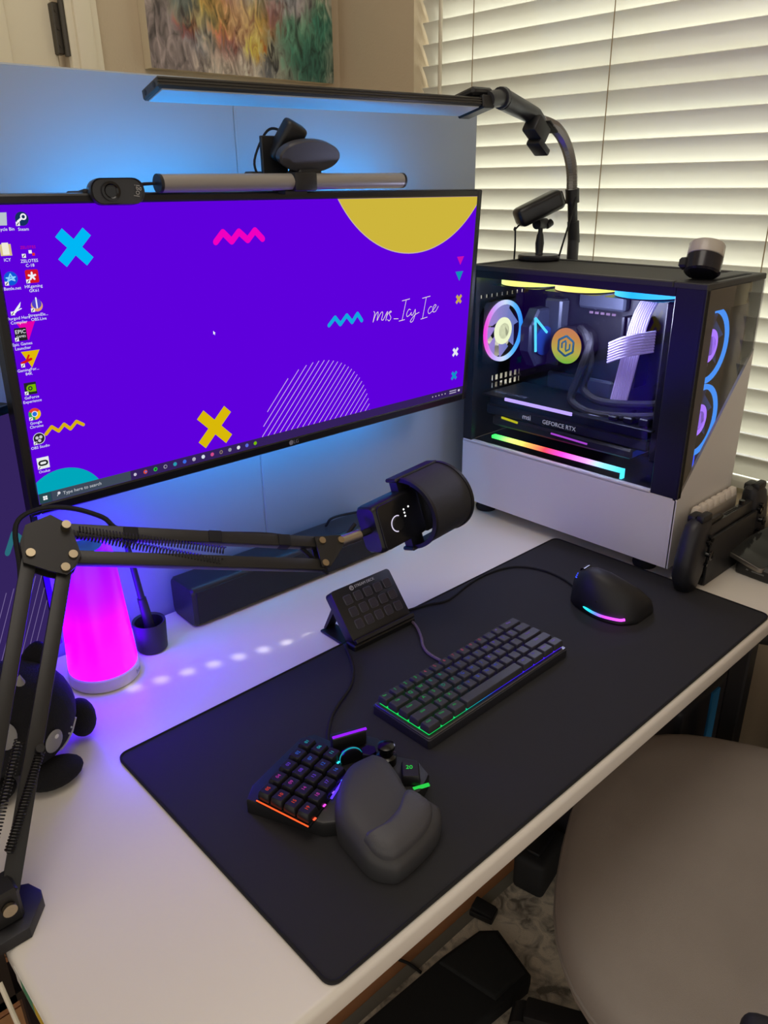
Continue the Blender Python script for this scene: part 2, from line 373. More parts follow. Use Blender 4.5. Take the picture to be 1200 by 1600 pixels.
# ------------------------------------------------------------------ white board behind the desk
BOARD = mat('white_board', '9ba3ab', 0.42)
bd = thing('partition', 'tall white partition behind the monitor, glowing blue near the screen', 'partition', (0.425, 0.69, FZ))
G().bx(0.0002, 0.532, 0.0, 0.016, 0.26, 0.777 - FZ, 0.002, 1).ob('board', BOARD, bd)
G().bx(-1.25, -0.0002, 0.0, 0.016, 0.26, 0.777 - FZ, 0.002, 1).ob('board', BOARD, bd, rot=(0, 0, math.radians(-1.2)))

for x in (-1.15, 0.48): G().bx(x - 0.02, x + 0.02, 0.018 - 0.02 * min(0, x), 0.05 - 0.02 * min(0, x), 0.0005, 1.2, 0.002, 1).bx(x - 0.02, x + 0.02, 0.02, 0.22, 0.0005, 0.02, 0.002, 1).ob('support_post', SILVER, bd)

# ------------------------------------------------------------------ desk
DX0, DX1, DY0, DY1 = -0.19, 1.16, -0.006, 0.684
desk = thing('desk', 'white desk with rounded edges and black steel legs', 'desk', (0.485, 0.34, FZ))
H = -FZ
G().bx(DX0 - 0.485, DX1 - 0.485, DY0 - 0.34, DY1 - 0.34, H - 0.030, H, 0.008, 4).ob('table_top', WHITE, desk)
LEGM = mat('leg_steel', '18181c', 0.4)
for x, y, zf in ((0.95, 0.045, 0.0095), (-0.12, 0.06, 0.001), (-0.12, 0.63, 0.001), (1.08, 0.63, 0.001)):
    G().bx(x - 0.485 - 0.016, x - 0.485 + 0.016, y - 0.34 - 0.016, y - 0.34 + 0.016, zf, H - 0.030, 0.003, 1).ob('leg', LEGM, desk)
G().bx(-0.6, 0.46, 0.27, 0.30, H - 0.075, H - 0.03).ob('rail', LEGM, desk)
st = G().bx(DX0 - 0.4858, DX0 - 0.485 + 0.0002, 0.02 - 0.34 + 0.155, 0.02 - 0.34 + 0.185, H - 0.024, H - 0.009).ob('sticker_patch', mat('sticker_green', '3f8a63', 0.6), desk)
G().bx(DX0 - 0.4858, DX0 - 0.485 + 0.0002, 0.02 - 0.34 + 0.115, 0.02 - 0.34 + 0.155, H - 0.024, H - 0.009).ob('sticker_patch', mat('sticker_yellow', 'c9a712', 0.6), desk)
G().bx(DX0 - 0.4856, DX0 - 0.485 + 0.0001, 0.02 - 0.34 + 0.10, 0.02 - 0.34 + 0.20, H - 0.026, H - 0.007).ob('sticker_patch', mat('sticker_white', 'd8d6cf', 0.6), desk)

# desk mat
pad = tag(G().prism(rrect(0, 0.9, 0, 0.4102, 0.012), 0.0, 0.003, 0.0008, 2).ob('desk_mat', mat('pad_cloth', '242427', 0.85, bump=0.3, bscale=2500), None, 35, (0, 0, 0.0003)), 'large black cloth desk mat under the keyboard and mouse', 'mat')
pts = [(x, y, 0.003) for x, y in rrect(0.001, 0.899, 0.001, 0.4092, 0.012)]
G().tube(pts, 0.0016, 6, closed=True).ob('stitched_edge', mat('edge_stitch', '131315', 0.9), pad)

# ------------------------------------------------------------------ flat picture on a screen (u right, v up, metres on the glass)
class Pic:
    def __init__(s, clip): s.v, s.f, s.m, s.mats, s.lay, s.clip = [], [], [], [], 0, clip
    def mi(s, c):
        m = emis('screen_%s' % c, c, 1.0)
        if m not in s.mats: s.mats.append(m)
        return s.mats.index(m)
    def nxt(s): s.lay += 1
    def poly(s, pts, c, lift=None, clip=True):
        if clip: pts = clip_poly(pts, s.clip)
        if len(pts) < 3: return
        e = -0.0002 - 0.00001 * (s.lay if lift is None else lift); b = len(s.v)
        s.v += [(p[0], e, p[1]) for p in pts]; s.f.append(tuple(range(b, b + len(pts)))); s.m.append(s.mi(c))
    def disc(s, c, r, col, n=40, a0=0, a1=2 * PI): s.poly([(c[0] + r * math.cos(a0 + (a1 - a0) * k / n), c[1] + r * math.sin(a0 + (a1 - a0) * k / n)) for k in range(n)], col)
    def line(s, pts, w, col, caps=True):
        for a, b in zip(pts, pts[1:]):
            d = Vector((b[0] - a[0], b[1] - a[1])); d.normalize(); q = Vector((-d.y, d.x)) * w / 2
            s.poly([(a[0] + q.x, a[1] + q.y), (b[0] + q.x, b[1] + q.y), (b[0] - q.x, b[1] - q.y), (a[0] - q.x, a[1] - q.y)], col)
        if caps:
            for p in pts: s.disc(p, w / 2, col, 10)
    def rect(s, x0, x1, y0, y1, col): s.poly([(x0, y0), (x1, y0), (x1, y1), (x0, y1)], col)
    def text(s, body, c, size, col, ax='CENTER'):
        cu = bpy.data.curves.new('t', 'FONT'); cu.body = body; cu.size = size; cu.align_x = ax; cu.align_y = 'CENTER'; cu.resolution_u = 2
        o = bpy.data.objects.new('t', cu); COL.objects.link(o); dg = bpy.context.evaluated_depsgraph_get()
        me = bpy.data.meshes.new_from_object(o.evaluated_get(dg)); b = len(s.v); e = -0.0002 - 0.00001 * s.lay; k = s.mi(col)
        s.v += [(c[0] + v.co.x, e, c[1] + v.co.y) for v in me.vertices]
        for p in me.polygons: s.f.append(tuple(b + i for i in p.vertices)); s.m.append(k)
        bpy.data.objects.remove(o); bpy.data.meshes.remove(me); bpy.data.curves.remove(cu)
    def ob(s, name, parent):
        me = bpy.data.meshes.new(name); me.from_pydata(s.v, [], s.f)
        for m in s.mats: me.materials.append(m)
        me.polygons.foreach_set('material_index', s.m); return put(name, me, parent)
def clip_poly(pts, R):
    x0, x1, y0, y1 = R
    for ax, lim, sg in ((0, x0, 1), (0, x1, -1), (1, y0, 1), (1, y1, -1)):
        out = []
        for i in range(len(pts)):
            a, b = pts[i - 1], pts[i]; da, db = sg * (a[ax] - lim), sg * (b[ax] - lim)
            if (da >= 0) != (db >= 0):
                t = da / (da - db); out.append((a[0] + (b[0] - a[0]) * t, a[1] + (b[1] - a[1]) * t))
            if db >= 0: out.append(b)
        pts = out
        if not pts: break
    return pts

def screen_picture(SX0, SX1, SY0_, SY1_, icons=True):
    p = Pic((SX0, SX1, SY0_, SY1_)); TB = SY0_ + 0.0132
    ex = lambda c, h, w, col: (p.line([(c[0] - h, c[1] + h), (c[0] + h, c[1] - h)], w, col, False), p.line([(c[0] + h, c[1] + h), (c[0] - h, c[1] - h)], w, col, False))
    p.nxt(); p.disc((0.6589, 0.4747), 0.2000, 'cdb9a0', 120); p.nxt(); p.disc((0.6589, 0.4747), 0.1986, 'cdb53c', 120)
    ex((0.0972, 0.3129), 0.0165, 0.0125, '00b7f5')
    p.line([(0.286, 0.3099), (0.2975, 0.3213), (0.3107, 0.3095), (0.3225, 0.3211), (0.3363, 0.31), (0.3483, 0.3217), (0.3605, 0.3105)], 0.0085, 'f000c0')
    p.poly([(0.7691, 0.263), (0.7879, 0.263), (0.7792, 0.2487)], 'c810b0'); p.poly([(0.7679, 0.238), (0.7879, 0.238), (0.7793, 0.222)], '1090b8')
    for c, col in (((0.7817, 0.1903), 'c8a850'), ((0.7827, 0.0956), 'e4e4f4'), ((0.7838, 0.0517), '1090c8')): ex(c, 0.0065, 0.0055, col)
    p.line([(0.48, 0.1793), (0.492, 0.1899), (0.503, 0.1782), (0.5161, 0.1906), (0.5275, 0.1787), (0.5385, 0.1908), (0.548, 0.1791)], 0.0062, '10a8e0')
    ex((0.2677, 0.0605), 0.0225, 0.0155, 'd8b808')
    p.line([(0.0324, 0.1012), (0.0405, 0.1089), (0.0482, 0.1019), (0.0558, 0.109), (0.0628, 0.1015), (0.0714, 0.1093), (0.0794, 0.1035)], 0.0042, 'd8b010')
    p.disc((0.0438, -0.0006), 0.054, '00a6ba', 60)
    p.poly([(0.0189, 0.236), (0.0401, 0.236), (0.0298, 0.2149)], 'e400a8'); p.poly([(0.0189, 0.203), (0.0401, 0.203), (0.0286, 0.1836)], 'e0b808')
    cx, cy, r = 0.4599, 0.0152, 0.1120                     # striped disc
    for k in range(-13, 14):
        o = k * 0.0083; 
        if abs(o) >= r: continue
        hl = math.sqrt(r * r - o * o); dx, dy = 0.667, 0.745; nx, ny = -dy, dx
        p.line([(cx + nx * o - dx * hl, cy + ny * o - dy * hl), (cx + nx * o + dx * hl, cy + ny * o + dy * hl)], 0.0013, 'd0a8e8', False)
    hand = [[(0.5742, 0.1904), (0.5762, 0.1868), (0.5729, 0.1736), (0.5773, 0.1833), (0.5827, 0.1888), (0.5838, 0.1853), (0.5819, 0.1753), (0.5877, 0.1838), (0.5923, 0.1878), (0.5944, 0.1848), (0.5919, 0.1755), (0.5958, 0.1744)], [(0.5958, 0.1744), (0.6022, 0.184), (0.605, 0.1871), (0.6033, 0.1804), (0.6017, 0.173), (0.6047, 0.182), (0.6118, 0.1871), (0.6138, 0.1855)], [(0.6138, 0.1855), (0.609, 0.1833), (0.6133, 0.1766), (0.6096, 0.1715), (0.6056, 0.174)], [(0.6204, 0.1737), (0.6304, 0.1726)], [(0.6383, 0.201), (0.6559, 0.2025)], [(0.6478, 0.2015), (0.6397, 0.1688)], [(0.6327, 0.1685), (0.6458, 0.1695)], [(0.6591, 0.1843), (0.655, 0.1854), (0.6503, 0.1789), (0.6516, 0.1738), (0.6576, 0.176), (0.6615, 0.1798), (0.6607, 0.1763), (0.6649, 0.1752), (0.6706, 0.1838)], [(0.6706, 0.1838), (0.6711, 0.1767), (0.6666, 0.1657), (0.6616, 0.1634), (0.6603, 0.1664), (0.6702, 0.1746), (0.6804, 0.1778)], [(0.6871, 0.2006), (0.706, 0.2024)], [(0.6965, 0.2015), (0.6897, 0.1667)], [(0.6855, 0.1658), (0.7014, 0.1676)], [(0.7119, 0.1839), (0.7076, 0.1843), (0.7027, 0.1783), (0.7053, 0.173), (0.7126, 0.1759), (0.7187, 0.181), (0.7227, 0.185), (0.7193, 0.1868), (0.7144, 0.1808), (0.716, 0.1748), (0.7225, 0.1756), (0.7284, 0.183)]]
    for h in hand: p.line([(q.x, q.y) for q in smoothpath([(a, b, 0) for a, b in h], 3)] if len(h) > 2 else h, 0.0011, 'f4e0d8')
    p.nxt(); p.rect(SX0, SX1, SY0_, TB, '33205a')
    p.nxt(); p.rect(SX0 + 0.016, 0.134, SY0_, TB, '3e4858'); p.rect(SX0, SX0 + 0.0155, SY0_, TB, '28464e')
    p.nxt(); tz = (SY0_ + TB) / 2
    p.line([(0.036, tz + 0.0008), (0.0345, tz - 0.0016)], 0.0007, 'd8d8e0'); p.disc((0.0370, tz + 0.0018), 0.0019, 'd8d8e0', 14); p.text('Type here to search', (0.042, tz), 0.0062, 'c8ccd4', 'LEFT')
    for a in (-0.0014, 0.0014):
        for b in (-0.0014, 0.0014): p.rect(0.0195 + a - 0.0012, 0.0195 + a + 0.0012, tz + b - 0.0012, tz + b + 0.0012, 'f0f4f8')
    tb = ['c8c0d8', 'd84a3a', '28c040', 'a098b0', '2a9ab0', '3a6ae0', 'b0a8c0', 'd8e0f0', 'd04a8a', '8a7868', '9090a0', 'e0e0e8', '5a68e0', '76b900']
    for i, c in enumerate(tb): p.disc((0.1403 + 0.01502 * i, tz), 0.0029 if i else 0.0022, c, 14)
    p.nxt(); p.disc((0.156, tz), 0.0013, '3a78e8', 10); p.disc((0.1706, tz), 0.0016, '105020', 10); p.disc((0.1856, tz), 0.0019, '33205a', 10); p.disc((0.2755, tz), 0.0016, '3a2a50', 10)
    for i in range(5): p.disc((0.728 + i * 0.0085, tz), 0.0013, 'c0b8d0', 8)
    p.rect(0.774, 0.793, tz + 0.001, tz + 0.003, 'a8a0c0'); p.rect(0.774, 0.793, tz - 0.003, tz - 0.001, 'a8a0c0'); p.rect(0.798, 0.803, tz - 0.002, tz + 0.002, 'd0c8e0')
    if icons:
        # desktop icons: (u, v, colour, shape, caption lines)
        W = 'f0f0f8'; S = 0.0066
        def short(u, v): p.nxt(); p.rect(u - S - 0.0006, u - S + 0.0036, v - S - 0.0006, v - S + 0.0036, 'f0f0f0'); p.nxt(); p.line([(u - S + 0.0004, v - S + 0.0002), (u - S + 0.0024, v - S + 0.0026)], 0.0009, '303050'); p.lay -= 2
        cap = lambda u, v, ls: [p.text(t, (u, v - 0.0108 - 0.0048 * i), 0.0048, W) for i, t in enumerate(ls)]
        p.nxt()
        p.poly([(0.0165, 0.352), (0.0275, 0.352), (0.026, 0.339), (0.018, 0.339)], 'b8c4cc'); cap(0.0222, 0.3458, ['Recycle Bin'])
        p.disc((0.0427, 0.3452), 0.0072, '14315c', 24); p.nxt(); p.disc((0.0445, 0.3472), 0.0034, W, 16); p.line([(0.0445, 0.3472), (0.038, 0.3425)], 0.0022, W); p.nxt(); p.disc((0.0445, 0.3472), 0.0018, '14315c', 14); p.lay -= 2; short(0.0427, 0.3452); cap(0.0427, 0.3452, ['Steam'])
        p.rect(0.0145, 0.0265, 0.308, 0.320, 'd8c088'); p.nxt(); p.rect(0.017, 0.024, 0.309, 0.3215, 'f0ead8'); p.lay -= 1; cap(0.0205, 0.3144, ['ICY'])
        p.text('ZELOTES', (0.0445, 0.3155), 0.0042, 'd01048'); p.rect(0.0445, 0.048, 0.309, 0.3125, 'f0f0f0'); p.rect(0.048, 0.051, 0.3065, 0.3095, 'e03030'); short(0.0439, 0.312); cap(0.0439, 0.312, ['ZELOTES', 'C-18'])
        p.disc((0.021, 0.2841), 0.0074, '1058d8', 24); p.nxt(); p.line([(0.017, 0.281), (0.021, 0.289), (0.025, 0.2815), (0.016, 0.285), (0.026, 0.2855), (0.017, 0.281)], 0.0012, '90d8ff'); p.lay -= 1; short(0.021, 0.2841); cap(0.021, 0.2841, ['Battle.net'])
        p.poly(rrect(0.037, 0.0516, 0.2775, 0.292, 0.002, 3), 'd01828'); p.nxt()
        for k in range(5):
            a = PI / 2 + 2 * PI * k / 5; p.line([(0.0443, 0.2848), (0.0443 + 0.0038 * math.cos(a), 0.2848 + 0.0038 * math.sin(a))], 0.0022, W)
        p.lay -= 1; short(0.0443, 0.2847); cap(0.0443, 0.2847, ['HKgaming', 'GK61'])
        p.poly([(0.0155, 0.2455), (0.0275, 0.2585), (0.026, 0.253), (0.020, 0.2465)], W); p.line([(0.017, 0.247), (0.027, 0.251)], 0.0012, W); short(0.0221, 0.2517); cap(0.0221, 0.2517, ['Durgod Hera', 'Compiler'])
        p.disc((0.0447, 0.2525), 0.0066, 'e0a070', 24); p.nxt(); p.disc((0.0447, 0.2545), 0.0054, '5040c8', 24); p.nxt(); p.line([(0.0447, 0.250), (0.0447, 0.261)], 0.0016, W); p.lay -= 2; short(0.0447, 0.253); cap(0.0447, 0.253, ['StreamEle...', 'OBS.Live'])
        p.nxt(); p.poly(rrect(0.0152, 0.0286, 0.2155, 0.230, 0.001, 3), '202024'); p.nxt(); p.text('EPIC', (0.0219, 0.2255), 0.0062, W); p.text('GAMES', (0.0219, 0.2202), 0.0034, W); p.lay -= 1; short(0.0219, 0.2225); cap(0.0219, 0.2225, ['Epic Games', 'Launcher'])
        p.line([(0.018, 0.190), (0.029, 0.1935)], 0.0030, 'd01818'); p.line([(0.0235, 0.192), (0.027, 0.198)], 0.0022, 'd01818'); short(0.0239, 0.1924); cap(0.0239, 0.1924, ['GamingFor...', '84K'])
        p.rect(0.016, 0.030, 0.1525, 0.1668, '24242c'); p.nxt(); p.rect(0.0222, 0.0292, 0.1555, 0.164, '76b900'); p.disc((0.0225, 0.1598), 0.0042, '76b900', 18); p.nxt(); p.disc((0.0228, 0.1598), 0.0026, '24242c', 14); p.nxt(); p.disc((0.0228, 0.1598), 0.0013, '76b900', 10); p.lay -= 3; short(0.0229, 0.1597); cap(0.0229, 0.1597, ['GeForce', 'Experience'])
        for k, c in enumerate(('e0402c', '30a050', 'f0c010')): p.disc((0.023, 0.1285), 0.0072, c, 14, PI / 6 + 2 * PI * k / 3, PI / 6 + 2 * PI * (k + 1.08) / 3); p.poly([(0.023, 0.1285)] + [(0.023 + 0.0072 * math.cos(PI / 6 + 2 * PI * (k + j / 8) / 3), 0.1285 + 0.0072 * math.sin(PI / 6 + 2 * PI * (k + j / 8) / 3)) for j in range(9)], c)
        p.nxt(); p.disc((0.023, 0.1285), 0.0036, W, 18); p.nxt(); p.disc((0.023, 0.1285), 0.0028, '2a70e0', 16); p.lay -= 2; short(0.023, 0.1285); cap(0.023, 0.1285, ['Google', 'Chrome'])
        p.disc((0.0236, 0.0977), 0.0072, W, 24); p.nxt(); p.disc((0.0236, 0.0977), 0.0066, '26262c', 24); p.nxt()
        for k in range(3):
            a = 2 * PI * k / 3 + 0.6; p.disc((0.0236 + 0.0027 * math.cos(a), 0.0977 + 0.0027 * math.sin(a)), 0.0020, 'c8c8d0', 12)
        p.lay -= 2; short(0.0236, 0.0977); cap(0.0236, 0.0977, ['OBS Studio'])
        p.rect(0.0165, 0.031, 0.059, 0.0735, 'e8ecec'); p.nxt(); p.line([(0.0213, 0.0662), (0.0263, 0.0662)], 0.0072, '18181c'); p.nxt(); p.line([(0.0216, 0.0662), (0.0260, 0.0662)], 0.0030, 'e8ecec'); p.lay -= 2; short(0.0237, 0.0661); cap(0.0237, 0.0661, ['Oculus'])
        p.poly([(0.2741, 0.196), (0.2741, 0.191), (0.2752, 0.192), (0.2762, 0.190), (0.2768, 0.1904), (0.276, 0.1923), (0.2775, 0.1926)], 'ffffff')
    return p

# ------------------------------------------------------------------ ultrawide monitor
MW, MH = 0.823, 0.370
mon = thing('monitor', 'wide black monitor with purple wallpaper and desktop icons', 'monitor', (0.0089, 0.5747, 0.2662), (math.radians(3.1165), math.radians(0.5351), math.radians(1.077)))
BEZ = mat('bezel', '101013', 0.3)
g = G().bx(0, 0.0115, -0.002, 0.02, 0, MH, 0.002, 1).bx(MW - 0.0115, MW, -0.002, 0.02, 0, MH, 0.002, 1).bx(0.0115, MW - 0.0115, -0.002, 0.02, MH - 0.0105, MH, 0.002, 1).bx(0.0115, MW - 0.0115, -0.002, 0.02, 0, 0.0140, 0.002, 1)
bz = g.ob('bezel', BEZ, mon)
g = G(); g.text('LG', 0.0085, TM((0.4115, -0.0022, 0.0072), (PI / 2, 0, 0)), ex=0.0001); g.lathe([(0.0, 0), (0.0040, 0), (0.0040, 0.0003)], 20, TM((0.4018, -0.0020, 0.0072), (PI / 2, 0, 0))); g.ob('maker_logo', mat('logo_grey', '8c8c96', 0.5), bz)
scr = G().bx(0.0112, MW - 0.0112, 0.0, 0.004, 0.0138, MH - 0.0102).ob('screen', emis('screen_purple', '5e00dc', 1.0), mon)
screen_picture(0.0117, MW - 0.0117, 0.0142, MH - 0.0107).ob('screen_image', scr)
G().bx(0.002, MW - 0.002, 0.016, 0.024, 0.002, MH - 0.002, 0.003, 1).box((0.46, 0.028, 0.22), (MW / 2, 0.036, 0.18), 0.01, 2).ob('back_shell', MATTE, mon)
G().box((0.10, 0.05, 0.10), (MW / 2, 0.072, 0.17), 0.004, 1).ob('wall_mount', MATTE, mon)
LEDB = emis('blue_led', (0, 166, 255), 62.0)
g = G()
for x0, x1 in ((0.12, 0.36), (0.47, 0.70)): g.box((x1 - x0, 0.004, 0.010), ((x0 + x1) / 2, 0.029, 0.335))
g.ob('backlight_strip', LEDB, mon)
G().box((0.52, 0.004, 0.008), (0.45, 0.029, 0.030)).ob('backlight_strip', emis('blue_led_low', (0, 160, 255), 55.0), mon)

# second monitor, seen edge-on at the left
e2 = math.atan2(0.4306, 0.9025)
m2 = thing('monitor', 'second purple monitor turned sideways behind the microphone arm', 'monitor', (0.030, 0.6285, 0.052), (0, 0, e2))
# local x runs back from the right edge: -0.60 .. 0
G().bx(-0.60, 0, 0.001, 0.025, 0, 0.345, 0.003, 1).ob('back_shell', MATTE, m2)
g = G().bx(-0.60, -0.588, -0.002, 0.004, 0, 0.345).bx(-0.010, 0, -0.002, 0.004, 0, 0.345).bx(-0.588, -0.010, -0.002, 0.004, 0.335, 0.345).bx(-0.588, -0.010, -0.002, 0.004, 0, 0.016); g.ob('bezel', BEZ, m2)
s2 = G().bx(-0.588, -0.010, 0.0, 0.003, 0.016, 0.335).ob('screen', emis('screen_violet_side', '33235c', 1.0), m2)
p = Pic((-0.588, -0.010, 0.016, 0.335)); p.nxt()
for k in range(16):
    x = -0.20 + k * 0.0125; p.line([(x - 0.03, 0.022 + 0.0 * k), (x + 0.03, 0.115)], 0.0010, '7a6a9c', False)
p.line([(-0.055, 0.165), (-0.040, 0.185), (-0.025, 0.165)], 0.009, '2a6a78'); p.ob('screen_image', s2)
G().bx(-0.18, -0.10, 0.02, 0.04, -0.045, 0.12).bx(-0.215, -0.065, 0.0, 0.085, -0.0515, -0.043, 0.003, 1).ob('stand', MATTE, m2)

# ------------------------------------------------------------------ clip-on light bar, webcams on the monitor
sb = thing('monitor_light_bar', 'slim grey light bar clipped along the monitor top edge', 'light bar', (0.216, 0.548, 0.6440))
prof = [(0.011 * math.cos(a) * 1.0, 0.0105 * math.sin(a)) for a in [2 * PI * k / 20 for k in range(20)]]
G().loft([[(x, y, z) for y, z in prof] for x in (0.004, 0.403)]).ob('tube', mat('bar_grey', '9b9792', 0.38, 0.35), sb)
for x0, x1 in ((0, 0.004), (0.403, 0.407)): G().loft([[(x, y * 1.03, z * 1.03) for y, z in prof] for x in (x0, x1)]).ob('end_cap', BLACK, sb)
G().bx(0.196, 0.234, -0.0125, 0.0125, -0.0118, 0.0118, 0.003, 2).bx(0.185, 0.222, -0.003, 0.05, -0.0155, -0.0115).bx(0.185, 0.222, 0.022, 0.026, -0.030, -0.010).ob('clamp', BLACK, sb)
G().tube(smoothpath([(0.0, 0.004, 0.0), (-0.015, 0.012, -0.001), (-0.03, 0.016, -0.006), (-0.05, 0.02, -0.010)], 5), 0.0018, 6).ob('cable', RUBBER, sb)

wc = thing('webcam', 'small rounded black webcam hanging over the monitor top edge', 'webcam', (0.166, 0.556, 0.6355), (math.radians(-4), 0, math.radians(-12)))
G().loft([[(x * s, y, z * s) for x, z in rrect(-0.031, 0.031, -0.0145, 0.0145, 0.013, 5)] for y, s in ((-0.012, 0.90), (-0.014, 0.97), (-0.010, 1.0), (0.006, 1.0), (0.010, 0.93))]).ob('body', mat('webcam_grey', '242427', 0.35), wc)
g = G().lathe([(0.0105, 0), (0.0105, 0.002), (0.008, 0.0026), (0.0065, 0.0012)], 28, TM((-0.008, -0.0135, 0), (PI / 2, 0, 0))); ln = g.ob('lens_ring', GLOSSB, wc)
G().lathe([(0, 0.0012), (0.004, 0.0018), (0.006, 0.0014)], 20, TM((-0.008, -0.0135, 0), (PI / 2, 0, 0))).ob('lens', mat('lens_glass', '04060a', 0.05), ln)
g = G(); g.text('logi', 0.0095, TM((0.0215, -0.0143, 0.0), (PI / 2, -PI / 2 * 0.9, 0))); g.ob('printed_mark', mat('print_grey', '9a9a9a', 0.5), wc)
G().box((0.030, 0.03, 0.006), (-0.02, 0.02, 0.0015), 0.002).box((0.035, 0.006, 0.022), (-0.03, 0.036, -0.007), 0.002).ob('clip', BLACK, wc)

tc_ = thing('webcam', 'black camera with oval face tilted up on a monitor-top mount', 'webcam', (0.417, 0.5775, 0.6415))
G().bx(-0.022, 0.02, 0.006, 0.012, -0.004, 0.060, 0.001, 1).bx(-0.040, 0.012, 0.010, 0.03, -0.004, 0.016, 0.003, 1).bx(-0.02, 0.03, -0.012, 0.02, -0.005, 0.004, 0.002, 1).ob('mount_plate', BLACK, tc_)
M_ = TM((0.014, -0.002, 0.052), (math.radians(28), math.radians(22), 0)); G().box((0.034, 0.022, 0.055), (0, 0, 0), 0.006, 3, M_).ob('upper_body', BLACK, tc_)
M_ = TM((0.035, -0.022, 0.035), (math.radians(-68), 0, math.radians(4)))
el = [(0.055 * math.cos(a), 0.0215 * math.sin(a)) for a in [2 * PI * k / 40 for k in range(40)]]
G().loft([[(x * s, z * s, y) for x, z in el] for y, s in ((-0.006, 0.95), (-0.004, 1.0), (0.004, 1.0), (0.0055, 0.97))], M_).ob('oval_face', mat('oval_dark', '3a3a40', 0.35), tc_)
G().bx(0.012, 0.052, -0.03, 0.0, 0.004, 0.018, 0.003, 1).ob('swivel_base', BLACK, tc_)
G().tube(smoothpath([(-0.025, 0.012, 0.004), (-0.03, 0.014, 0.03), (-0.005, 0.016, 0.066), (0.02, 0.016, 0.066), (0.043, 0.012, 0.045)], 6), 0.0018, 6).ob('cable', RUBBER, tc_)

# ------------------------------------------------------------------ overhead lamp on a gooseneck
ol = thing('gooseneck_lamp', 'long flat grey desk lamp on a gooseneck arching over the monitor', 'lamp', (1.143, 0.58, 0.0))
BARM = mat('anodised_grey', '4d4c48', 0.38, 0.7)
o_ = Vector((0.2549, 0.59, 0.7493)) - Vector((1.143, 0.58, 0)); Mb = TM(o_, (math.radians(-11.66), 0, math.radians(-6.36)))
g = G().bx(0, 0.531, 0.0, 0.055, 0.0015, 0.0148, 0.002, 1, Mb)
for z in (0.004, 0.0075, 0.011): g.bx(0, 0.531, -0.0012, 0.001, z, z + 0.0022, 0.0004, 1, Mb)
hd = g.ob('lamp_head', BARM, ol)
G().bx(0.006, 0.528, 0.004, 0.051, 0.0, 0.0018, 0, 1, Mb).ob('diffuser', mat('lamp_diffuser', 'bfc6cc', 0.5), hd)
g = G()
for y in (0.012, 0.043): g.rod((-0.0004, y, 0.008), (0.001, y, 0.008), 0.0035, n=12, M=Mb)
g.ob('end_screw', mat('screw_black', '060606', 0.5), hd)
G().bx(0.531, 0.556, -0.004, 0.059, -0.002, 0.0175, 0.002, 1, Mb).bx(0.515, 0.56, 0.0, 0.05, 0.0175, 0.03, 0.004, 1, Mb).ob('end_bracket', BLACK, ol)
rel = lambda *p_: tuple(Vector(p_) - Vector((1.143, 0.58, 0)))
G().rod(rel(0.80, 0.535, 0.760), rel(0.838, 0.541, 0.765), 0.013).rod(rel(0.838, 0.541, 0.765), rel(0.848, 0.543, 0.766), 0.0165).rod(rel(0.848, 0.543, 0.764), rel(0.955, 0.560, 0.745), 0.0165, 0.0145).rod(rel(0.955, 0.560, 0.745), rel(0.985, 0.563, 0.733), 0.0145, 0.010).ob('pivot_sleeve', mat('sleeve_black', '26262a', 0.4), ol)
Mc = TM(rel(0.945, 0.545, 0.722), (0, math.radians(35), 0)); G().box((0.040, 0.03, 0.03), (0, 0, 0), 0.004, 2, Mc).box((0.035, 0.03, 0.012), (0.022, 0, -0.018), 0.003, 2, Mc).box((0.03, 0.034, 0.004), (0.02, 0, 0.02), 0.001, 1, Mc).ob('clip_clamp', BLACK, ol)
path = smoothpath([rel(0.975, 0.562, 0.738), rel(1.03, 0.566, 0.728), rel(1.075, 0.572, 0.700), rel(1.105, 0.577, 0.660), rel(1.115, 0.579, 0.615)], 8)
G().tube(path, 0.0075, 10).ob('gooseneck_core', BLACK, ol)
ring = []
for i in range(len(path) - 1):
    for k in range(16):
        t = k / 16; q = path[i].lerp(path[i + 1], t); d_ = (path[i + 1] - path[i]).normalized(); u_ = d_.cross(Vector((0, 1, 0))).normalized(); a = 2 * PI * (k / 8.0)
        ring.append(q + (u_ * math.cos(a) + Vector((0, 1, 0)) * math.sin(a)) * 0.0096)
G().tube(ring, 0.0016, 4).ob('gooseneck_coil', mat('coil_grey', '8a8884', 0.3, 0.8), ol)
G().rod(rel(1.115, 0.579, 0.625), rel(1.119, 0.579, 0.600), 0.0135).rod(rel(1.119, 0.579, 0.60), rel(1.128, 0.58, 0.555), 0.0095).rod(rel(1.128, 0.58, 0.565), rel(1.136, 0.58, 0.525), 0.0118).ob('collar', BLACK, ol)
G().rod(rel(1.134, 0.58, 0.53), rel(1.143, 0.58, 0.004), 0.0115).ob('pole', mat('pole_black', '2c2c30', 0.35), ol)
G().box((0.045, 0.06, 0.012), (0, 0, 0.007), 0.002).ob('table_clamp', BLACK, ol)
G().tube(smoothpath([rel(1.113, 0.568, 0.612), rel(1.10, 0.565, 0.58), rel(1.075, 0.56, 0.54), rel(1.06, 0.56, 0.505)], 6), 0.0018, 6).ob('cable', RUBBER, ol)

# ------------------------------------------------------------------ PC tower
PCO = (0.89, 0.174, 0.0); W_, D_, Z0_, Z1_ = 0.205, 0.471, 0.025, 0.497
pc = thing('pc_tower', 'black and white glass-sided PC tower with glowing coloured fans', 'computer', PCO)
CASEW = mat('case_white', 'd9d5d0', 0.4); CASEB = mat('case_black', '131316', 0.35)
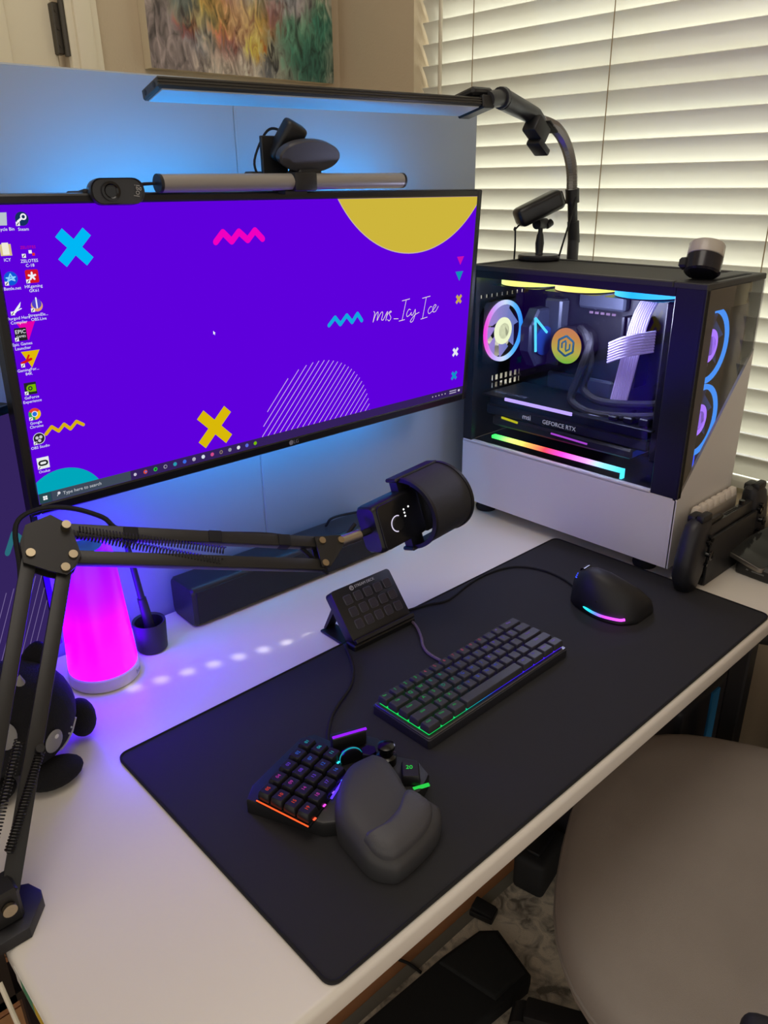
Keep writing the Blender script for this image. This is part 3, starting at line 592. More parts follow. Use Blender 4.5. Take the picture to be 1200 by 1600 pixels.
# white lower shroud: sides and diagonal front
G().bx(0, 0.0015, 0.002, D_, Z0_, 0.152, 0, 1).bx(0.0, 0.010, 0.05, D_ - 0.0, 0.150, 0.156, 0.001, 1).bx(W_ - 0.002, W_, 0.002, D_, Z0_, Z1_ - 0.01).bx(0.0015, W_, 0.002, D_, Z0_, Z0_ + 0.003).ob('white_panel', CASEW, pc)
G().mesh([(0.0, 0, Z0_), (W_, 0, Z0_), (W_, 0, 0.372), (0.0, 0, 0.150), (0.0, 0.004, Z0_), (W_, 0.004, Z0_), (W_, 0.004, 0.372), (0.0, 0.004, 0.150)], [(0, 1, 2, 3), (7, 6, 5, 4), (0, 4, 5, 1), (1, 5, 6, 2), (2, 6, 7, 3), (3, 7, 4, 0)]).ob('white_front_panel', CASEW, pc)
# black frame: front column, top rim, rear column, back wall, tray, shroud top
G().bx(0.0005, 0.012, 0.0, 0.050, 0.152, Z1_ - 0.008, 0.001, 1).bx(0.0005, 0.012, D_ - 0.022, D_, 0.152, Z1_ - 0.008).bx(0.0005, 0.012, 0.05, D_ - 0.022, Z1_ - 0.022, Z1_ - 0.008).ob('frame', CASEB, pc)
G().bx(0.0015, W_ - 0.002, 0.006, D_ - 0.006, 0.140, 0.149).bx(0.172, 0.175, 0.006, D_ - 0.006, 0.149, Z1_ - 0.01).ob('chassis', mat('chassis_black', '0f1014', 0.5), pc)
g = G()   # rear wall with a round fan opening, a vent row and the port cut-outs
FX, FZc, FR = 0.080, 0.366, 0.058
y0, y1 = D_ - 0.004, D_
def rw(a, b, c, d_): g.bx(a, b, y0, y1, c, d_)
rw(0.012, W_ - 0.002, 0.149, 0.245); rw(0.012, 0.080, 0.245, 0.272); rw(0.176, W_ - 0.002, 0.245, 0.272); rw(0.012, W_ - 0.002, 0.272, FZc - 0.062)
for k in range(6): rw(0.088 + 0.0155 * k, 0.0915 + 0.0155 * k, 0.245, 0.272)
rw(0.080, 0.176, 0.2565, 0.2600)
rw(0.012, FX - 0.062, FZc - 0.062, FZc + 0.062); rw(FX + 0.062, W_ - 0.002, FZc - 0.062, FZc + 0.062); rw(0.012, W_ - 0.002, FZc + 0.062, 0.430); rw(0.012, W_ - 0.002, 0.437, Z1_ - 0.01)
for k in range(12): rw(0.012 + 0.016 * k, 0.020 + 0.016 * k, 0.430, 0.437)
n = 40; sq = []
for k in range(n):
    a = 2 * PI * k / n; c_, s_ = math.cos(a), math.sin(a); m_ = 0.062 / max(abs(c_), abs(s_)); sq.append((FX + c_ * m_, FZc + s_ * m_, FX + c_ * FR, FZc + s_ * FR))
vs_ = [(p[0], y0, p[1]) for p in sq] + [(p[2], y0, p[3]) for p in sq]
g.mesh(vs_, [(k, (k + 1) % n, n + (k + 1) % n, n + k) for k in range(n)]); g.ob('rear_wall', CASEB, pc)
# top: rim with mesh panel
G().bx(0, W_, 0, 0.055, Z1_ - 0.010, Z1_, 0.0015, 1).bx(0, W_, D_ - 0.012, D_, Z1_ - 0.010, Z1_, 0.0015, 1).bx(0, 0.014, 0.055, D_ - 0.012, Z1_ - 0.010, Z1_, 0.0015, 1).bx(W_ - 0.014, W_, 0.055, D_ - 0.012, Z1_ - 0.010, Z1_, 0.0015, 1).ob('top_rim', mat('top_black', '2a2a2b', 0.5), pc)
def mesh_mat():
    m = bpy.data.materials.new('dust_mesh'); m.use_nodes = True; nt = m.node_tree; b = nt.nodes['Principled BSDF']; b.inputs['Base Color'].default_value = lin('3a3936'); b.inputs['Roughness'].default_value = 0.6
    tc = nt.nodes.new('ShaderNodeTexCoord'); v = nt.nodes.new('ShaderNodeTexVoronoi'); v.inputs['Scale'].default_value = 420; v.inputs['Randomness'].default_value = 0.0
    nt.links.new(tc.outputs['Object'], v.inputs['Vector']); bp = nt.nodes.new('ShaderNodeBump'); bp.inputs['Strength'].default_value = 0.9; bp.inputs['Distance'].default_value = 0.002
    nt.links.new(v.outputs['Distance'], bp.inputs['Height']); nt.links.new(bp.outputs[0], b.inputs['Normal']); return m
G().bx(0.013, W_ - 0.013, 0.054, D_ - 0.011, Z1_ - 0.008, Z1_ - 0.002).ob('dust_filter', mesh_mat(), pc)
G().bx(0.04, W_ - 0.03, 0.012, 0.022, Z1_ - 0.0005, Z1_ + 0.0006).ob('top_slot', mat('slot_black', '050505', 0.8), pc)
# glass panes
G().bx(-0.0008, 0.0004, 0.050, D_ - 0.020, 0.156, Z1_ - 0.022).ob('side_glass', glass('smoked_side', (0.86, 0.86, 0.88), 1.30), pc)
fg = glass('smoked_front', (0.60, 0.60, 0.62), 1.85)
def diag(x): return 0.150 + (0.372 - 0.150) * x / W_
G().mesh([(0.001, 0, diag(0.001)), (W_, 0, diag(W_)), (W_, 0, Z1_ - 0.010), (0.001, 0, Z1_ - 0.010)], [(0, 1, 2, 3)]).ob('front_glass', fg, pc, 0)
G().bx(0.0, 0.042, 0.003, 0.008, 0.150, Z1_ - 0.010).bx(0.16, W_, 0.003, 0.008, 0.36, Z1_ - 0.01).bx(0.042, 0.16, 0.006, 0.008, 0.452, Z1_ - 0.01).ob('front_mask', CASEB, pc)
g = G()
for x, y in ((0.035, 0.06), (0.17, 0.06), (0.035, D_ - 0.04), (0.17, D_ - 0.04)): g = G().lathe([(0.020, 0.0), (0.022, 0.006), (0.018, Z0_ + 0.001)], 20, TM((x, y, 0.0003))); g.ob('foot', RUBBER, pc)

_R = [(0, '20a0ff'), (0.25, '60c8ff'), (0.45, '9a7cff'), (0.6, 'ff50f0'), (0.75, 'c8a0ff'), (0.9, '40b0ff'), (1, '20a0ff')]
def fan(parent, M, r, ringm, bladem, hubm, halo=None, name='fan', zr=(0.009, 0.0125), inner=0.86):
    n = 44; vs_, fs = [], []
    for a, b in ((r * inner, zr[0]), (r, zr[0]), (r, zr[1]), (r * inner, zr[1])):
        for k in range(n): t = 2 * PI * k / n; vs_.append((a * math.cos(t), a * math.sin(t), b))
    for q in range(4):
        for k in range(n): k2 = (k + 1) % n; q2 = (q + 1) % 4; fs.append((q * n + k, q * n + k2, q2 * n + k2, q2 * n + k))
    o = put(name, G().mesh(vs_, fs, M).data('fan_ring', ringm, 35), parent)
    g = G(); sq = []                                       # square housing with a round opening
    for k in range(n):
        a = 2 * PI * k / n; c_, s_ = math.cos(a), math.sin(a); m_ = r * 1.0 / max(abs(c_), abs(s_)); sq.append((c_ * m_ * 0.998, s_ * m_ * 0.998, c_ * r * 0.985, s_ * r * 0.985))
    for z in (-0.012, 0.0085): g.mesh([(p[0], p[1], z) for p in sq] + [(p[2], p[3], z) for p in sq], [(k, (k + 1) % n, n + (k + 1) % n, n + k) for k in range(n)], M)
    g.mesh([(p[2], p[3], -0.012) for p in sq] + [(p[2], p[3], 0.0085) for p in sq], [(k, (k + 1) % n, n + (k + 1) % n, n + k) for k in range(n)], M)
    g.ob('housing', CASEB, o)
    for k in range(7):
        a0 = 2 * PI * k / 7; pts_ = []
        for rr_, da, z in ((0.30, 0, 0.004), (0.90, 0.20, 0.005), (0.90, 1.02, -0.006), (0.30, 0.80, -0.005)): pts_.append((r * rr_ * math.cos(a0 + da), r * rr_ * math.sin(a0 + da), z))
        G().mesh(pts_ + [(x, y, z - 0.0015) for x, y, z in pts_], [(0, 1, 2, 3), (7, 6, 5, 4), (0, 4, 5, 1), (1, 5, 6, 2), (2, 6, 7, 3), (3, 7, 4, 0)], M).ob('blade', bladem, o)
    G().lathe([(r * 0.32, -0.008), (r * 0.32, 0.010), (r * 0.26, 0.012)], 24, M).ob('hub', hubm, o)
    if halo: G().lathe([(r * 0.33, 0.009), (r * 0.44, 0.0085), (r * 0.44, 0.0105), (r * 0.33, 0.012)], 28, M).ob('light_halo', halo, o)
    return o
# rear fan: glows pink at the left, blue at the right
rf = ramp_emis('rear_ring', 0, 0.02, 0.14, [(0, 'ff40e0'), (0.25, 'd0b0ff'), (0.5, 'd8e8ff'), (0.75, '60c0ff'), (1, '2090ff')], 1.3)
fan(pc, TM((0.080, D_ - 0.018, 0.366), (PI / 2, 0, 0)), 0.060, rf, ramp_emis('rear_blade', 0, 0.03, 0.15, [(0, 'd0a0ff'), (0.5, 'a0a0e8'), (1, '5a88d8')], 0.9), mat('hub_dark', '16161c', 0.4), emis('halo_warm', 'f8ffd0', 1.3))
# front fans behind the front glass
ff = emis('front_ring', '2f86e6', 2.2); fb = mat('blade_smoke', '4a4a60', 0.3); fh = emis('front_halo', 'a070ff', 2.2)
for z in (0.388, 0.262): fan(pc, TM((0.100, 0.040, z), (PI / 2, 0, 0)), 0.062, ff, fb, mat('hub_dark', '16161c', 0.4), fh)
# top fans: flat lit rims under the roof
for y, cs in ((0.385, [(0, 'c8e868'), (0.5, 'e8e070'), (1, 'b8f090')]), (0.262, [(0, 'd8e060'), (0.5, 'f0d868'), (1, 'ffd0a0')]), (0.140, [(0, '40b0ff'), (0.5, '20a0ff'), (1, '60d0ff')])):
    fan(pc, TM((0.085, y, Z1_ - 0.026)), 0.056, ramp_emis('top_ring_%d' % int(y * 1000), 1, y - 0.06, y + 0.06, cs, 2.2), mat('blade_smoke', '4a4a60', 0.3), mat('hub_dark', '16161c', 0.4), zr=(-0.010, 0.004), inner=0.90)
gl_d = bpy.data.lights.new('fan_glow', 'POINT'); gl_d.energy = 2.8; gl_d.color = (0.62, 0.66, 1.0); gl_d.shadow_soft_size = 0.03      # added lamp brightening the case interior, on top of the lit fans' glow
gl_o = bpy.data.objects.new('fan_glow', gl_d); COL.objects.link(gl_o); gl_o.parent = pc; gl_o.location = (0.045, 0.22, 0.43)
# motherboard with heatsinks, memory and slots
mb = G().bx(0.160, 0.170, 0.11, 0.40, 0.205, 0.460).ob('motherboard', mat('board_black', '15171c', 0.5, mottle=0.5, mscale=120), pc)
HS = mat('heatsink', '4a505e', 0.4, 0.4)
for a, b, c, d_, e in ((0.215, 0.315, 0.418, 0.452, 0.02), (0.345, 0.385, 0.30, 0.43, 0.03), (0.23, 0.38, 0.25, 0.285, 0.012)): G().bx(0.160 - e, 0.160, a, b, c, d_, 0.004, 1).ob('heatsink', HS, mb)
for k in range(5): G().box((0.002, 0.007, 0.004), (0.139, 0.235 + k * 0.012, 0.412), 0).ob('indicator_light', emis('lilac_light', 'c8a8e8', 0.8), mb)
for k in range(4): G().bx(0.115, 0.160, 0.165 + k * 0.011, 0.171 + k * 0.011, 0.29, 0.415, 0.001, 1).ob('memory_stick', mat('ram_black', '18191f', 0.35), mb)
G().bx(0.148, 0.160, 0.12, 0.14, 0.22, 0.44).ob('socket', mat('socket_grey', '2a2c34', 0.5), mb)
# octagonal cooler shroud beside the rear fan, with a lit V
oc = [(0.045 * math.cos(a), 0.060 * math.sin(a)) for a in [PI / 8 + PI / 4 * k for k in range(8)]]
ct = G().prism(oc, -0.012, 0.012, 0.004, 1, TM((0.115, 0.383, 0.358), (PI / 2, 0, 0))).ob('cooler_shroud', mat('cooler_grey', '3c4458', 0.35, 0.4), pc)
G().bar((0.075, 0.363, 0.400), (0.082, 0.363, 0.335), 0.003, 0.004).bar((0.075, 0.363, 0.400), (0.115, 0.363, 0.368), 0.003, 0.004).ob('light_bar', emis('cyan_v', '58d8ff', 1.5), ct)
G().lathe([(0.012, 0), (0.028, 0.0), (0.028, 0.004), (0.012, 0.004)], 24, TM((0.112, 0.369, 0.352), (PI / 2, 0, 0))).ob('fan_ring', mat('cooler_blue', '20408a', 0.3), ct)
# water pump with lit cap
pm = G().lathe([(0.036, 0), (0.036, 0.05), (0.034, 0.053)], 36, TM((0.150, 0.3045, 0.352), (0, -PI / 2, 0))).ob('water_pump', mat('pump_black', '121216', 0.4), pc)
def pump_mat():
    return ramp_emis('pump_glow', 2, 0.318, 0.388, [(0, '8adf50'), (0.35, 'e0d050'), (0.7, 'f0a850'), (1, 'f09868')], 0.85)
G().lathe([(0.0, 0.0535), (0.033, 0.0535), (0.0335, 0.0530)], 36, TM((0.150, 0.3045, 0.352), (0, -PI / 2, 0))).ob('lit_cap', pump_mat(), pm)
g = G(); hx = [(math.cos(PI / 6 + PI / 3 * k), math.sin(PI / 6 + PI / 3 * k)) for k in range(7)]
Mh = TM((0.0960, 0.3045, 0.352), (0, -PI / 2, 0)) @ Matrix.Rotation(PI / 2, 4, 'Z')
for k in range(6):
    a, b = hx[k], hx[k + 1]; g.bar((a[0] * 0.019, a[1] * 0.019, 0), (b[0] * 0.019, b[1] * 0.019, 0), 0.004, 0.0008, M=Mh)
    if k not in (0, 3): g.bar((a[0] * 0.010, a[1] * 0.010, 0), (b[0] * 0.010, b[1] * 0.010, 0), 0.003, 0.0008, M=Mh)
g.bar((0, -0.008, 0), (0, 0.008, 0), 0.003, 0.0008, M=Mh); g.ob('emblem', mat('emblem_teal', '24606a', 0.5), pm)
HOSE = mat('braided_hose', '141418', 0.7, bump=0.5, bscale=900)
G().tube(smoothpath([(0.11, 0.285, 0.385), (0.08, 0.250, 0.375), (0.075, 0.235, 0.330), (0.075, 0.245, 0.285), (0.07, 0.20, 0.268), (0.08, 0.10, 0.280), (0.09, 0.07, 0.30)], 7), 0.0075, 10).ob('hose', HOSE, pc)
G().tube(smoothpath([(0.11, 0.265, 0.375), (0.065, 0.235, 0.360), (0.060, 0.250, 0.300), (0.055, 0.255, 0.262), (0.055, 0.20, 0.248), (0.06, 0.10, 0.262), (0.08, 0.07, 0.275)], 7), 0.0075, 10).ob('hose', HOSE, pc)
G().bx(0.04, 0.160, 0.058, 0.083, 0.19, 0.46, 0.003, 1).ob('radiator', mat('radiator_black', '0c0c10', 0.5), pc)
# white sleeved cables: a tall comb and a short one
WC = mat('white_sleeve_selflit', 'b8aecf', 0.6, emit='b098f0', es=0.22)  # cables are no light source; lilac emission paints extra brightness onto them
for k in range(8):
    G().tube(smoothpath([(0.125, 0.133 + k * 0.0042, 0.466), (0.09, 0.138 + k * 0.0042, 0.42), (0.085, 0.150 + k * 0.0042, 0.34), (0.09, 0.165 + k * 0.0042, 0.265)], 5), 0.0021, 6).ob('sleeved_cable', WC, pc)
for k in range(8):
    G().tube(smoothpath([(0.075, 0.200, 0.340 + k * 0.0048), (0.06, 0.16, 0.358 + k * 0.0048), (0.09, 0.122, 0.368 + k * 0.0048)], 5), 0.0021, 6).ob('sleeved_cable', WC, pc)
# graphics card
gp = G().bx(0.040, 0.165, 0.085, 0.445, 0.205, 0.226, 0.003, 1).bx(0.034, 0.155, 0.110, 0.425, 0.186, 0.205, 0.004, 1).ob('graphics_card', mat('gpu_black', '1b1c21', 0.35), pc)
G().bx(0.030, 0.165, 0.075, 0.45, 0.244, 0.2475, 0.001, 1).bx(0.045, 0.16, 0.09, 0.44, 0.226, 0.244).ob('backplate', mat('backplate', '23252c', 0.3, 0.5), gp)
ga = Matrix(((0, 0, -1, 0.0338), (-1, 0, 0, 0), (0, 1, 0, 0), (0, 0, 0, 1)))      # text runs towards -y on the face looking along -x
def side_text(gg, body, size, x, y, z): gg.text(body, size, Matrix.Translation((x, y, z)) @ Matrix(((0, 0, -1, 0), (-1, 0, 0, 0), (0, 1, 0, 0), (0, 0, 0, 1))))
g = G(); side_text(g, 'GEFORCE RTX', 0.0115, 0.0388, 0.268, 0.2155); side_text(g, 'msi', 0.0150, 0.0388, 0.343, 0.2165); g.ob('lettering', emis('gpu_letters', 'b8b8d0', 0.8), gp)
G().bar((0.0290, 0.39, 0.2460), (0.0290, 0.235, 0.2460), 0.003, 0.006).ob('light_line', emis('lilac_line', 'b8a0ff', 1.6), gp)
g = G(); g.text('GEFORCE', 0.018, TM((0.06, 0.40, 0.2477), (0, 0, -PI / 2))); g.lathe([(0.0, 0.2477), (0.018, 0.2477), (0.018, 0.248)], 24, TM((0.06, 0.20, 0))); g.ob('backplate_print', mat('print_silver', '6a6c78', 0.4), gp)
for k in range(3): G().bx(0.04, 0.11, 0.09 + k * 0.03, 0.108 + k * 0.03, 0.2475, 0.262 - 0.003 * k, 0.002, 1).ob('fin_block', mat('fin_black', '101014', 0.4), gp)
G().bar((0.0335, 0.40, 0.206), (0.0335, 0.36, 0.203), 0.002, 0.004).ob('light_line', emis('yellow_line', 'd8d820', 0.9), gp)
G().bar((0.0335, 0.28, 0.199), (0.0335, 0.20, 0.196), 0.002, 0.003).ob('light_line', emis('pink_line', 'c050e8', 1.0), gp)
# rainbow strip on the shroud
rs = G().bx(0.030, 0.040, 0.124, 0.420, 0.149, 0.160, 0.001, 1).ob('light_strip_body', CASEB, pc)
G().bx(0.0285, 0.0405, 0.126, 0.420, 0.160, 0.1665, 0.001, 1).bx(0.030, 0.040, 0.122, 0.126, 0.149, 0.1665).ob('rainbow_light', ramp_emis('rainbow', 1, 0.124, 0.420, [(0, '40c8e0'), (0.12, '80e0ff'), (0.25, 'd890ff'), (0.42, 'ff40c0'), (0.56, 'ff4050'), (0.70, 'f8a850'), (0.82, 'd8ff70'), (0.93, '60ff70'), (1, '20e050')], 2.4), rs)
G().bx(0.05, 0.16, 0.0545, 0.0572, 0.152, 0.20).bx(0.10, 0.165, 0.058, 0.066, 0.150, 0.185).ob('blue_light', emis('deep_blue', '2050ff', 2.2), pc)

# small jar tipped on the front corner of the tower
jr = thing('camera_puck', 'small black cylinder with frosted cap leaning on the PC tower top', 'container', (0.930, 0.207, 0.4985), (math.radians(-8), math.radians(27), 0))
G().lathe([(0.024, 0.008), (0.027, 0.011), (0.027, 0.034), (0.026, 0.035)], 36).ob('body', mat('jar_black', '1c1c22', 0.2), jr)
G().lathe([(0.0255, 0.035), (0.0268, 0.036), (0.0268, 0.053), (0.0255, 0.055)], 36).ob('cap', mat('frosted_cap', 'b5aea2', 0.25), jr)
G().bx(-0.020, -0.004, 0.018, 0.032, 0.014, 0.030, 0.003, 1).ob('mount', BLACK, jr)

# webcam on a round stand on top of the tower
w2 = thing('webcam', 'black box camera on a round weighted stand on the PC tower', 'webcam', (1.052, 0.602, 0.4975))
G().lathe([(0.040, 0.0), (0.041, 0.002), (0.041, 0.007), (0.039, 0.009), (0.010, 0.0095)], 40).ob('base', mat('stand_black', '26262a', 0.35), w2)
G().lathe([(0.0085, 0.009), (0.007, 0.012), (0.0085, 0.03), (0.0065, 0.045), (0.0045, 0.050), (0.0045, 0.062)], 20).ob('stem', BLACK, w2)
G().rod((-0.014, 0, 0.066), (0.014, 0, 0.066), 0.010, n=14).rod((0.010, -0.006, 0.062), (0.022, -0.008, 0.068), 0.007, n=12).ob('joint', BLACK, w2)
Mw = TM((-0.010, 0.0, 0.094), (math.radians(0), math.radians(-24), math.radians(-34)))
bd_ = G().box((0.094, 0.046, 0.036), (0, 0, 0), 0.010, 4, Mw).ob('camera_body', mat('cam_black', '141416', 0.3), w2)
G().box((0.004, 0.034, 0.026), (0.0465, 0, 0), 0.002, 2, Mw).ob('front_face', GLOSSB, bd_)
G().tube(smoothpath([Mw @ Vector((-0.046, 0, -0.012)), Mw @ Vector((-0.058, 0.0, -0.016)), (-0.064, 0.012, 0.06), (-0.062, 0.012, 0.03), (-0.060, 0.014, 0.003)], 6), 0.0017, 6).ob('cable', RUBBER, w2)

# ------------------------------------------------------------------ microphone boom arm (all links lie in one tilted plane)
NA = Vector((-0.024, -0.7114, 0.7024)).normalized()
am = thing('boom_stand', 'black folding boom arm with springs clamped to the desk left edge', 'boom arm', (-0.178, 0.262, 0.0))
AO = Vector((-0.178, 0.262, 0.0)); A = lambda *p_: Vector(p_) - AO
ARM = mat('arm_black', '232221', 0.42, 0.2)
BOLT = mat('bolt_nickel', 'b3a58a', 0.3, 1.0)
def link(p0, p1, off=0.0, name='link_bar', w=0.0160): 
    q = NA * off; return G().bar(A(*p0) + q, A(*p1) + q, 0.0115, w, tuple(NA.cross(Vector(p1) - Vector(p0)).normalized()), 0.001).ob(name, ARM, am)
link((-0.0311, 0.4784, 0.2596), (-0.0311 - 0.178, 0.4784 - 0.2165, 0.2596 - 0.2268), 0); link((-0.0037, 0.4577, 0.2396), (-0.1716, 0.2613, 0.035), 0)
link((0.0152, 0.4898, 0.2728), (0.3157, 0.3969, 0.1889)); link((0.010, 0.4657, 0.2482), (0.303, 0.3756, 0.167))
def plate(pts_, off, th, name):
    pp = [A(*q) for q in pts_]; n = len(pp); lo = [q + NA * (off - th / 2) for q in pp]; hi = [q + NA * (off + th / 2) for q in pp]
    return G().mesh(lo + hi, [tuple(range(n)), tuple(range(n, 2 * n))[::-1]] + [(i, (i + 1) % n, n + (i + 1) % n, n + i) for i in range(n)]).ob(name, ARM, am, 0)
PL = [(-0.0234, 0.5023, 0.2842), (0.0064, 0.5043, 0.2872), (0.0217, 0.4905, 0.2737), (0.0185, 0.4636, 0.2463), (0.008, 0.4560, 0.2380), (-0.0051, 0.4516, 0.2334), (-0.0203, 0.4595, 0.2409), (-0.0418, 0.4732, 0.254), (-0.036, 0.490, 0.2715)]
plate(PL, 0.0085, 0.003, 'joint_plate'); plate(PL, -0.0085, 0.003, 'joint_plate')
for b in ((0.0152, 0.4898, 0.2728), (-0.0311, 0.4784, 0.2596), (0.010, 0.4657, 0.2482), (-0.0037, 0.4577, 0.2396)):
    p0 = A(*b) + NA * 0.0095; g = G().rod(p0, p0 + NA * (0.010 if b[0] == 0.0152 else 0.0035), 0.0055, 0.0050, 16); g.ob('bolt', BOLT, am)
EP = [(0.309, 0.404, 0.195), (0.3475, 0.3955, 0.188), (0.3445, 0.3845, 0.178), (0.309, 0.371, 0.1625), (0.296, 0.373, 0.165)]
plate(EP, 0.0075, 0.0025, 'end_plate'); plate(EP, -0.0075, 0.0025, 'end_plate')
for b in ((0.3157, 0.3969, 0.1889), (0.3429, 0.3902, 0.1831), (0.303, 0.3756, 0.167)):
    p0 = A(*b) + NA * 0.0085; G().rod(p0, p0 + NA * 0.003, 0.0052, 0.0048, 16).ob('bolt', BOLT, am)
G().rod(A(0.343, 0.390, 0.183), A(0.381, 0.3890, 0.183), 0.0085, 0.0085, 18).ob('mount_sleeve', STEEL, am)
G().rod(A(0.381, 0.3890, 0.183), A(0.4005, 0.3890, 0.1835), 0.0050, n=14).ob('mount_pin', BLACK, am)
SPR = mat('spring_black', '2c2a28', 0.35, 0.6)
for p0, p1, t in (((0.0186, 0.4852, 0.2683), (0.1725, 0.4152, 0.2026), 46), ((0.0300, 0.486, 0.2690), (0.1837, 0.4239, 0.2118), 46)): G().tube(helix(A(*p0) + NA * 0.004, A(*p1) + NA * 0.004, 0.0046, t, 8), 0.0009, 4).ob('spring', SPR, am)
for p0, p1, t in (((-0.1009, 0.3359, 0.113), (-0.1611, 0.2837, 0.0581), 34), ((-0.1155, 0.3489, 0.1256), (-0.178, 0.285, 0.060), 34)): G().tube(helix(A(*p0) + NA * 0.010, A(*p1) + NA * 0.010, 0.0042, t, 8), 0.0009, 4).ob('spring', SPR, am)
for c in ((0.0835, 0.4679, 0.2530), (0.1801, 0.4390, 0.2270), (0.2668, 0.4120, 0.2026)):
    v = Vector((0.3005, -0.0929, -0.0839)).normalized() * 0.009; G().bar(A(*c) - v, A(*c) + v, 0.0150, 0.0165, tuple(NA.cross(v).normalized()), 0.002).ob('cable_clip', RUBBER, am)
cp = [(-0.058, 0.446, 0.226), (-0.0450, 0.472, 0.254), (-0.0298, 0.5076, 0.2893), (-0.0004, 0.5146, 0.2974), (0.0333, 0.5074, 0.2913), (0.063, 0.4911, 0.2757), (0.0828, 0.4720, 0.257), (0.18, 0.444, 0.232), (0.267, 0.4185, 0.2085), (0.292, 0.402, 0.185), (0.315, 0.385, 0.150), (0.33, 0.40, 0.155), (0.385, 0.402, 0.195)]
G().tube(smoothpath([A(*q) for q in cp], 6), 0.0030, 8).ob('cable', RUBBER, am)
p0 = A(-0.102, 0.3365, 0.1135); G().rod(p0 + NA * 0.005, p0 + NA * 0.018, 0.0042, n=12).ob('spring_post', BLACK, am)
# desk clamp
cl = G().prism([(-0.045, -0.030), (0.010, -0.030), (0.032, -0.004), (0.034, 0.006), (0.028, 0.022), (0.010, 0.032), (-0.045, 0.034)], 0.0005, 0.013, 0.002, 2).ob('clamp_base', mat('clamp_black', '1a1a1e', 0.5), am)
G().bx(-0.020, 0.012, -0.016, 0.016, 0.012, 0.050, 0.003, 1).ob('bracket', ARM, am)
G().rod((0.0, -0.017, 0.034), (0.0, -0.021, 0.034), 0.0065, n=16).ob('bolt', BOLT, am)
G().bx(-0.045, -0.014, -0.02, 0.02, -0.075, 0.0).bx(-0.045, 0.02, -0.02, 0.02, -0.075, -0.065).rod((0.0, 0, -0.065), (0.0, 0, -0.0305), 0.006).ob('under_clamp', ARM, am)

# ------------------------------------------------------------------ microphone with curved shield
mc = thing('microphone', 'black rectangular studio microphone with curved pop shield on the boom arm', 'microphone', (0.400, 0.3890, 0.1835), (math.radians(-16), math.radians(-4), math.radians(2)))
MB_ = mat('mic_body', '17171a', 0.35)
sect = rrect(-0.020, 0.020, -0.036, 0.036, 0.010, 5)
G().loft([[(x, y * s, z * s) for y, z in sect] for x, s in ((0.0, 0.90), (0.003, 0.98), (0.008, 1.0), (0.148, 1.0), (0.152, 0.96))]).ob('body', MB_, mc)
fp = rrect(0.005, 0.088, -0.033, 0.033, 0.008, 5)
G().prism(fp, 0.0, 0.0025, 0.001, 2, Matrix(((1, 0, 0, 0), (0, 0, -1, -0.0195), (0, 1, 0, 0), (0, 0, 0, 1)))).ob('front_face', mat('mic_face', '131316', 0.28), mc)
kn = G().lathe([(0.0, 0.004), (0.0095, 0.004), (0.0105, 0.002), (0.0105, 0)], 28, TM((0.036, -0.0220, -0.002), (PI / 2, 0, 0))).ob('knob', MB_, mc)
G().tube([(0.036 + 0.0115 * math.cos(a), -0.0226, -0.002 + 0.0115 * math.sin(a)) for a in [math.radians(60 + 200 * k / 20) for k in range(21)]], 0.0007, 5).ob('knob_ring', emis('ring_white', 'd8d0e8', 1.2), kn)
for x, z in ((0.054, 0.003), (0.054, 0.008), (0.054, 0.013), (0.064, 0.014)): G().lathe([(0, 0.0006), (0.0013, 0.0005), (0.0014, 0)], 10, TM((x, -0.0222, z), (PI / 2, 0, 0))).ob('indicator_light', emis('dot_white', 'ffffff', 1.5), mc)
g = G().bx(0.090, 0.146, -0.0215, 0.0215, -0.0365, 0.0365, 0.006, 2); g.ob('grille', mat('grille_mesh', '101012', 0.6, bump=0.8, bscale=1500), mc)
def arcstrip(x0, x1, r, th, a0, a1, n=28):
    rg = []
    for k in range(n + 1):
        a = a0 + (a1 - a0) * k / n; c_, s_ = -math.cos(a), math.sin(a)
        rg.append([(x0, c_ * r, s_ * r), (x1, c_ * r, s_ * r), (x1, c_ * (r - th), s_ * (r - th)), (x0, c_ * (r - th), s_ * (r - th))])
    return rg
sh = G().loft([[(x, y * 1.15 - 0.004, z) for x, y, z in r_] for r_ in arcstrip(0.072, 0.152, 0.054, 0.003, -PI / 2, PI / 2)]).ob('shield', mat('shield_mesh', '2b2b2e', 0.6, bump=0.6, bscale=1800), mc)
for x0, x1 in ((0.069, 0.074), (0.150, 0.155)): G().loft([[(x, y * 1.15 - 0.004, z) for x, y, z in r_] for r_ in arcstrip(x0, x1, 0.0555, 0.006, -PI / 2 * 1.02, PI / 2 * 1.02)]).ob('shield_rim', BLACK, sh)
for z in (0.0535, -0.0535): G().bx(0.062, 0.155, -0.012, 0.012, z - 0.003, z + 0.003, 0.002, 1).bx(0.066, 0.090, -0.008, 0.008, min(z, z * 0.66), max(z, z * 0.66)).ob('shield_arm', BLACK, sh)

